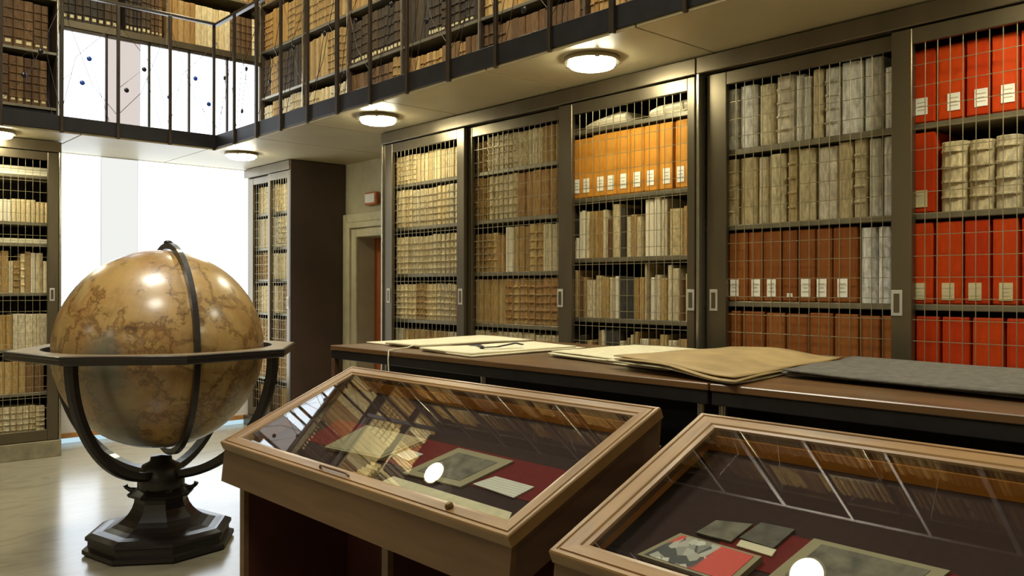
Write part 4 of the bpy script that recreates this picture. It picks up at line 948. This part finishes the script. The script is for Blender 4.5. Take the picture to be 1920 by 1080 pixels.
# right case
exhibit('red_picture_book', [(0.129, 1.242), (0.232, 1.192), (0.227, 0.977), (0.124, 0.992)], DD, .014, 'mount', 'open book with a red and grey picture in the right display case', 'book', (.88, 'picture', 'redpic'))
exhibit('grey_pamphlet', [(0.256, 1.167), (0.313, 1.147), (0.329, 1.06), (0.256, 1.073)], DD, .006, 'print', 'dark grey pamphlet behind the red picture book in the right display case', 'pamphlet')
exhibit('photo_card', [(0.275, 1.063), (0.341, 1.045), (0.344, 0.963), (0.269, 0.975)], DD, .006, 'charcoal', 'grey photograph with a cream margin beside the lamp reflection in the right display case', 'photograph')
exhibit('caption_strip', [(0.25, 1.056), (0.272, 1.057), (0.269, 0.968), (0.246, 0.967)], DD, .004, 'sheet', 'cream caption strip in front of the grey photograph, right display case', 'card')
exhibit('engraving', [(0.186, 0.941), (0.331, 0.912), (0.331, 0.635), (0.196, 0.675)], DD, .005, 'mount', 'mounted print right of the lamp reflection in the right display case', 'print', (.8, 'picture', 'print'))

# ------------------------------------------------------------------ the big globe
GC = Vector((1.72, 4.86, 0)); GZ = 1.105; GR = .553; PH = 2.955
gl = thing('globe', 'large antique terrestrial globe in a dark octagonal floor stand', 'globe', GC)
mb = MB(); n1, n2 = 72, 36
prof = [(max(1e-4, GR*math.sin(math.pi*i/n2)), -GR*math.cos(math.pi*i/n2)) for i in range(n2+1)]
mb.lathe(prof, n1, smooth=True); build(mb, 'sphere', M['globe'], gl, loc=(0, 0, GZ), rot=(R_(9), R_(-6), 1.2))
# octagonal horizon ring
def octr(r, z): return [(r*math.cos(PH+k*math.pi/4), r*math.sin(PH+k*math.pi/4), z) for k in range(8)]
ring = MB(); RO, RI = .765, .60
inner = lambda z: [(RI*math.cos(PH+k*math.pi/24), RI*math.sin(PH+k*math.pi/24), z) for k in range(48)]
def ringface(z, flip):
    o = octr(RO-.012, z); i_ = inner(z); vs = o+i_; fs = []
    for k in range(8):
        b = 8+k*6; nxt = 8+((k+1)*6) % 48
        chain = [8+(k*6+j) % 48 for j in range(7)]
        f = [k, (k+1) % 8]+chain[::-1]
        fs.append(tuple(f if not flip else f[::-1]))
    ring.add(vs, fs, 1 if not flip else 0)
ringface(GZ+.012, False); ringface(GZ-.034, True)
ring.loft([octr(RO-.012, GZ-.034), octr(RO-.004, GZ-.028), octr(RO-.004, GZ-.008), octr(RO, GZ-.002), octr(RO, GZ+.008), octr(RO-.012, GZ+.012)], 0, False)
iv = [inner(GZ+.012), inner(GZ-.034)]
ring.loft(iv, 0, False); build(ring, 'horizon_ring', [M['ebony'], M['ringtop']], gl)
# meridian ring, full circle in a vertical plane just clear of the globe
az = math.radians(264); ax = Vector((math.cos(az), math.sin(az), 0)); nrm = Vector((-math.sin(az), math.cos(az), 0))
rings = []
for k in range(96):
    a = 2*math.pi*k/96; rad = ax*math.cos(a)+Vector((0, 0, math.sin(a)))
    c = Vector((0, 0, GZ))+nrm*.035*(1 if True else 0)
    rings.append([c+rad*(GR+.008)-nrm*.014, c+rad*(GR+.008)+nrm*.014, c+rad*(GR+.042)+nrm*.014, c+rad*(GR+.042)-nrm*.014])
mr = MB(); vs = [p for r in rings for p in r]; fs = []
for i in range(96):
    for j in range(4): fs.append((i*4+j, i*4+(j+1) % 4, ((i+1) % 96)*4+(j+1) % 4, ((i+1) % 96)*4+j))
mr.add(vs, fs, 0, False); mo = build(mr, 'meridian_ring', M['ebony'], gl)
kb = MB().lathe([(.0001, GZ+GR+.038), (.022, GZ+GR+.039), (.026, GZ+GR+.046), (.016, GZ+GR+.055), (.0001, GZ+GR+.057)], 14, (nrm.x*.035, nrm.y*.035)); build(kb, 'pole_knob', M['ebony'], gl)
# four curved legs
for k in range(4):
    a = math.radians(214.5+90*k); u = Vector((math.cos(a), math.sin(a), 0)); side = Vector((-u.y, u.x, 0)); rg = []
    for i in range(25):
        q = i/24*math.pi/2
        r_, z_ = .695*math.cos(q)**.9 if q < 1.5 else .06, (GZ-.034)-.67*math.sin(q)**1.05
        r_ = max(r_, .06)
        wv = .027-.004*math.sin(q*2); c = u*r_+Vector((0, 0, z_))
        out = (u*math.cos(q)-Vector((0, 0, 1))*math.sin(q)).normalized()
        # square section with a rounded outer face
        rg.append([c-out*.024-side*wv, c-out*.024+side*wv, c+out*.012+side*wv, c+out*.026+side*wv*.5, c+out*.026-side*wv*.5, c+out*.012-side*wv])
    build(MB().loft(rg), 'leg', M['ebony'], gl)
col = MB().lathe([(.115, .30), (.125, .33), (.125, .40), (.11, .43), (.10, .455), (.06, .475), (.055, .50), (.0001, .505)], 24); build(col, 'hub', M['ebony'], gl)
co = MB().loft([octr(.14, .278), octr(.172, .288), octr(.178, .303), octr(.155, .316), octr(.12, .335)]); build(co, 'collar', M['ebony'], gl)
for a in (20, 200):
    hk = MB(); u = Vector((math.cos(R_(a+130)), math.sin(R_(a+130)), 0)); 
    hk.tube([u*.12+Vector((0, 0, .312)), u*.165+Vector((0, 0, .318)), u*.182+Vector((0, 0, .33)), u*.188+Vector((0, 0, .345))], [.016, .013, .011, .014], 8); build(hk, 'hook', M['ebony'], gl)
pr = []
for i in range(9):
    q = i/8; r_ = .345-(.345-.138)*math.sin(q*math.pi/2)**.9; z_ = .115+.17*(1-math.cos(q*math.pi/2))**.9
    pr.append(octr(r_, z_))
build(MB().loft(pr), 'flared_foot', M['ebony'], gl)
bs = MB().loft([octr(.385, 0), octr(.40, .012), octr(.40, .032), octr(.372, .040), octr(.372, .075), octr(.385, .082), octr(.385, .10), octr(.35, .116)]); build(bs, 'plinth', M['ebony'], gl)

place_books()
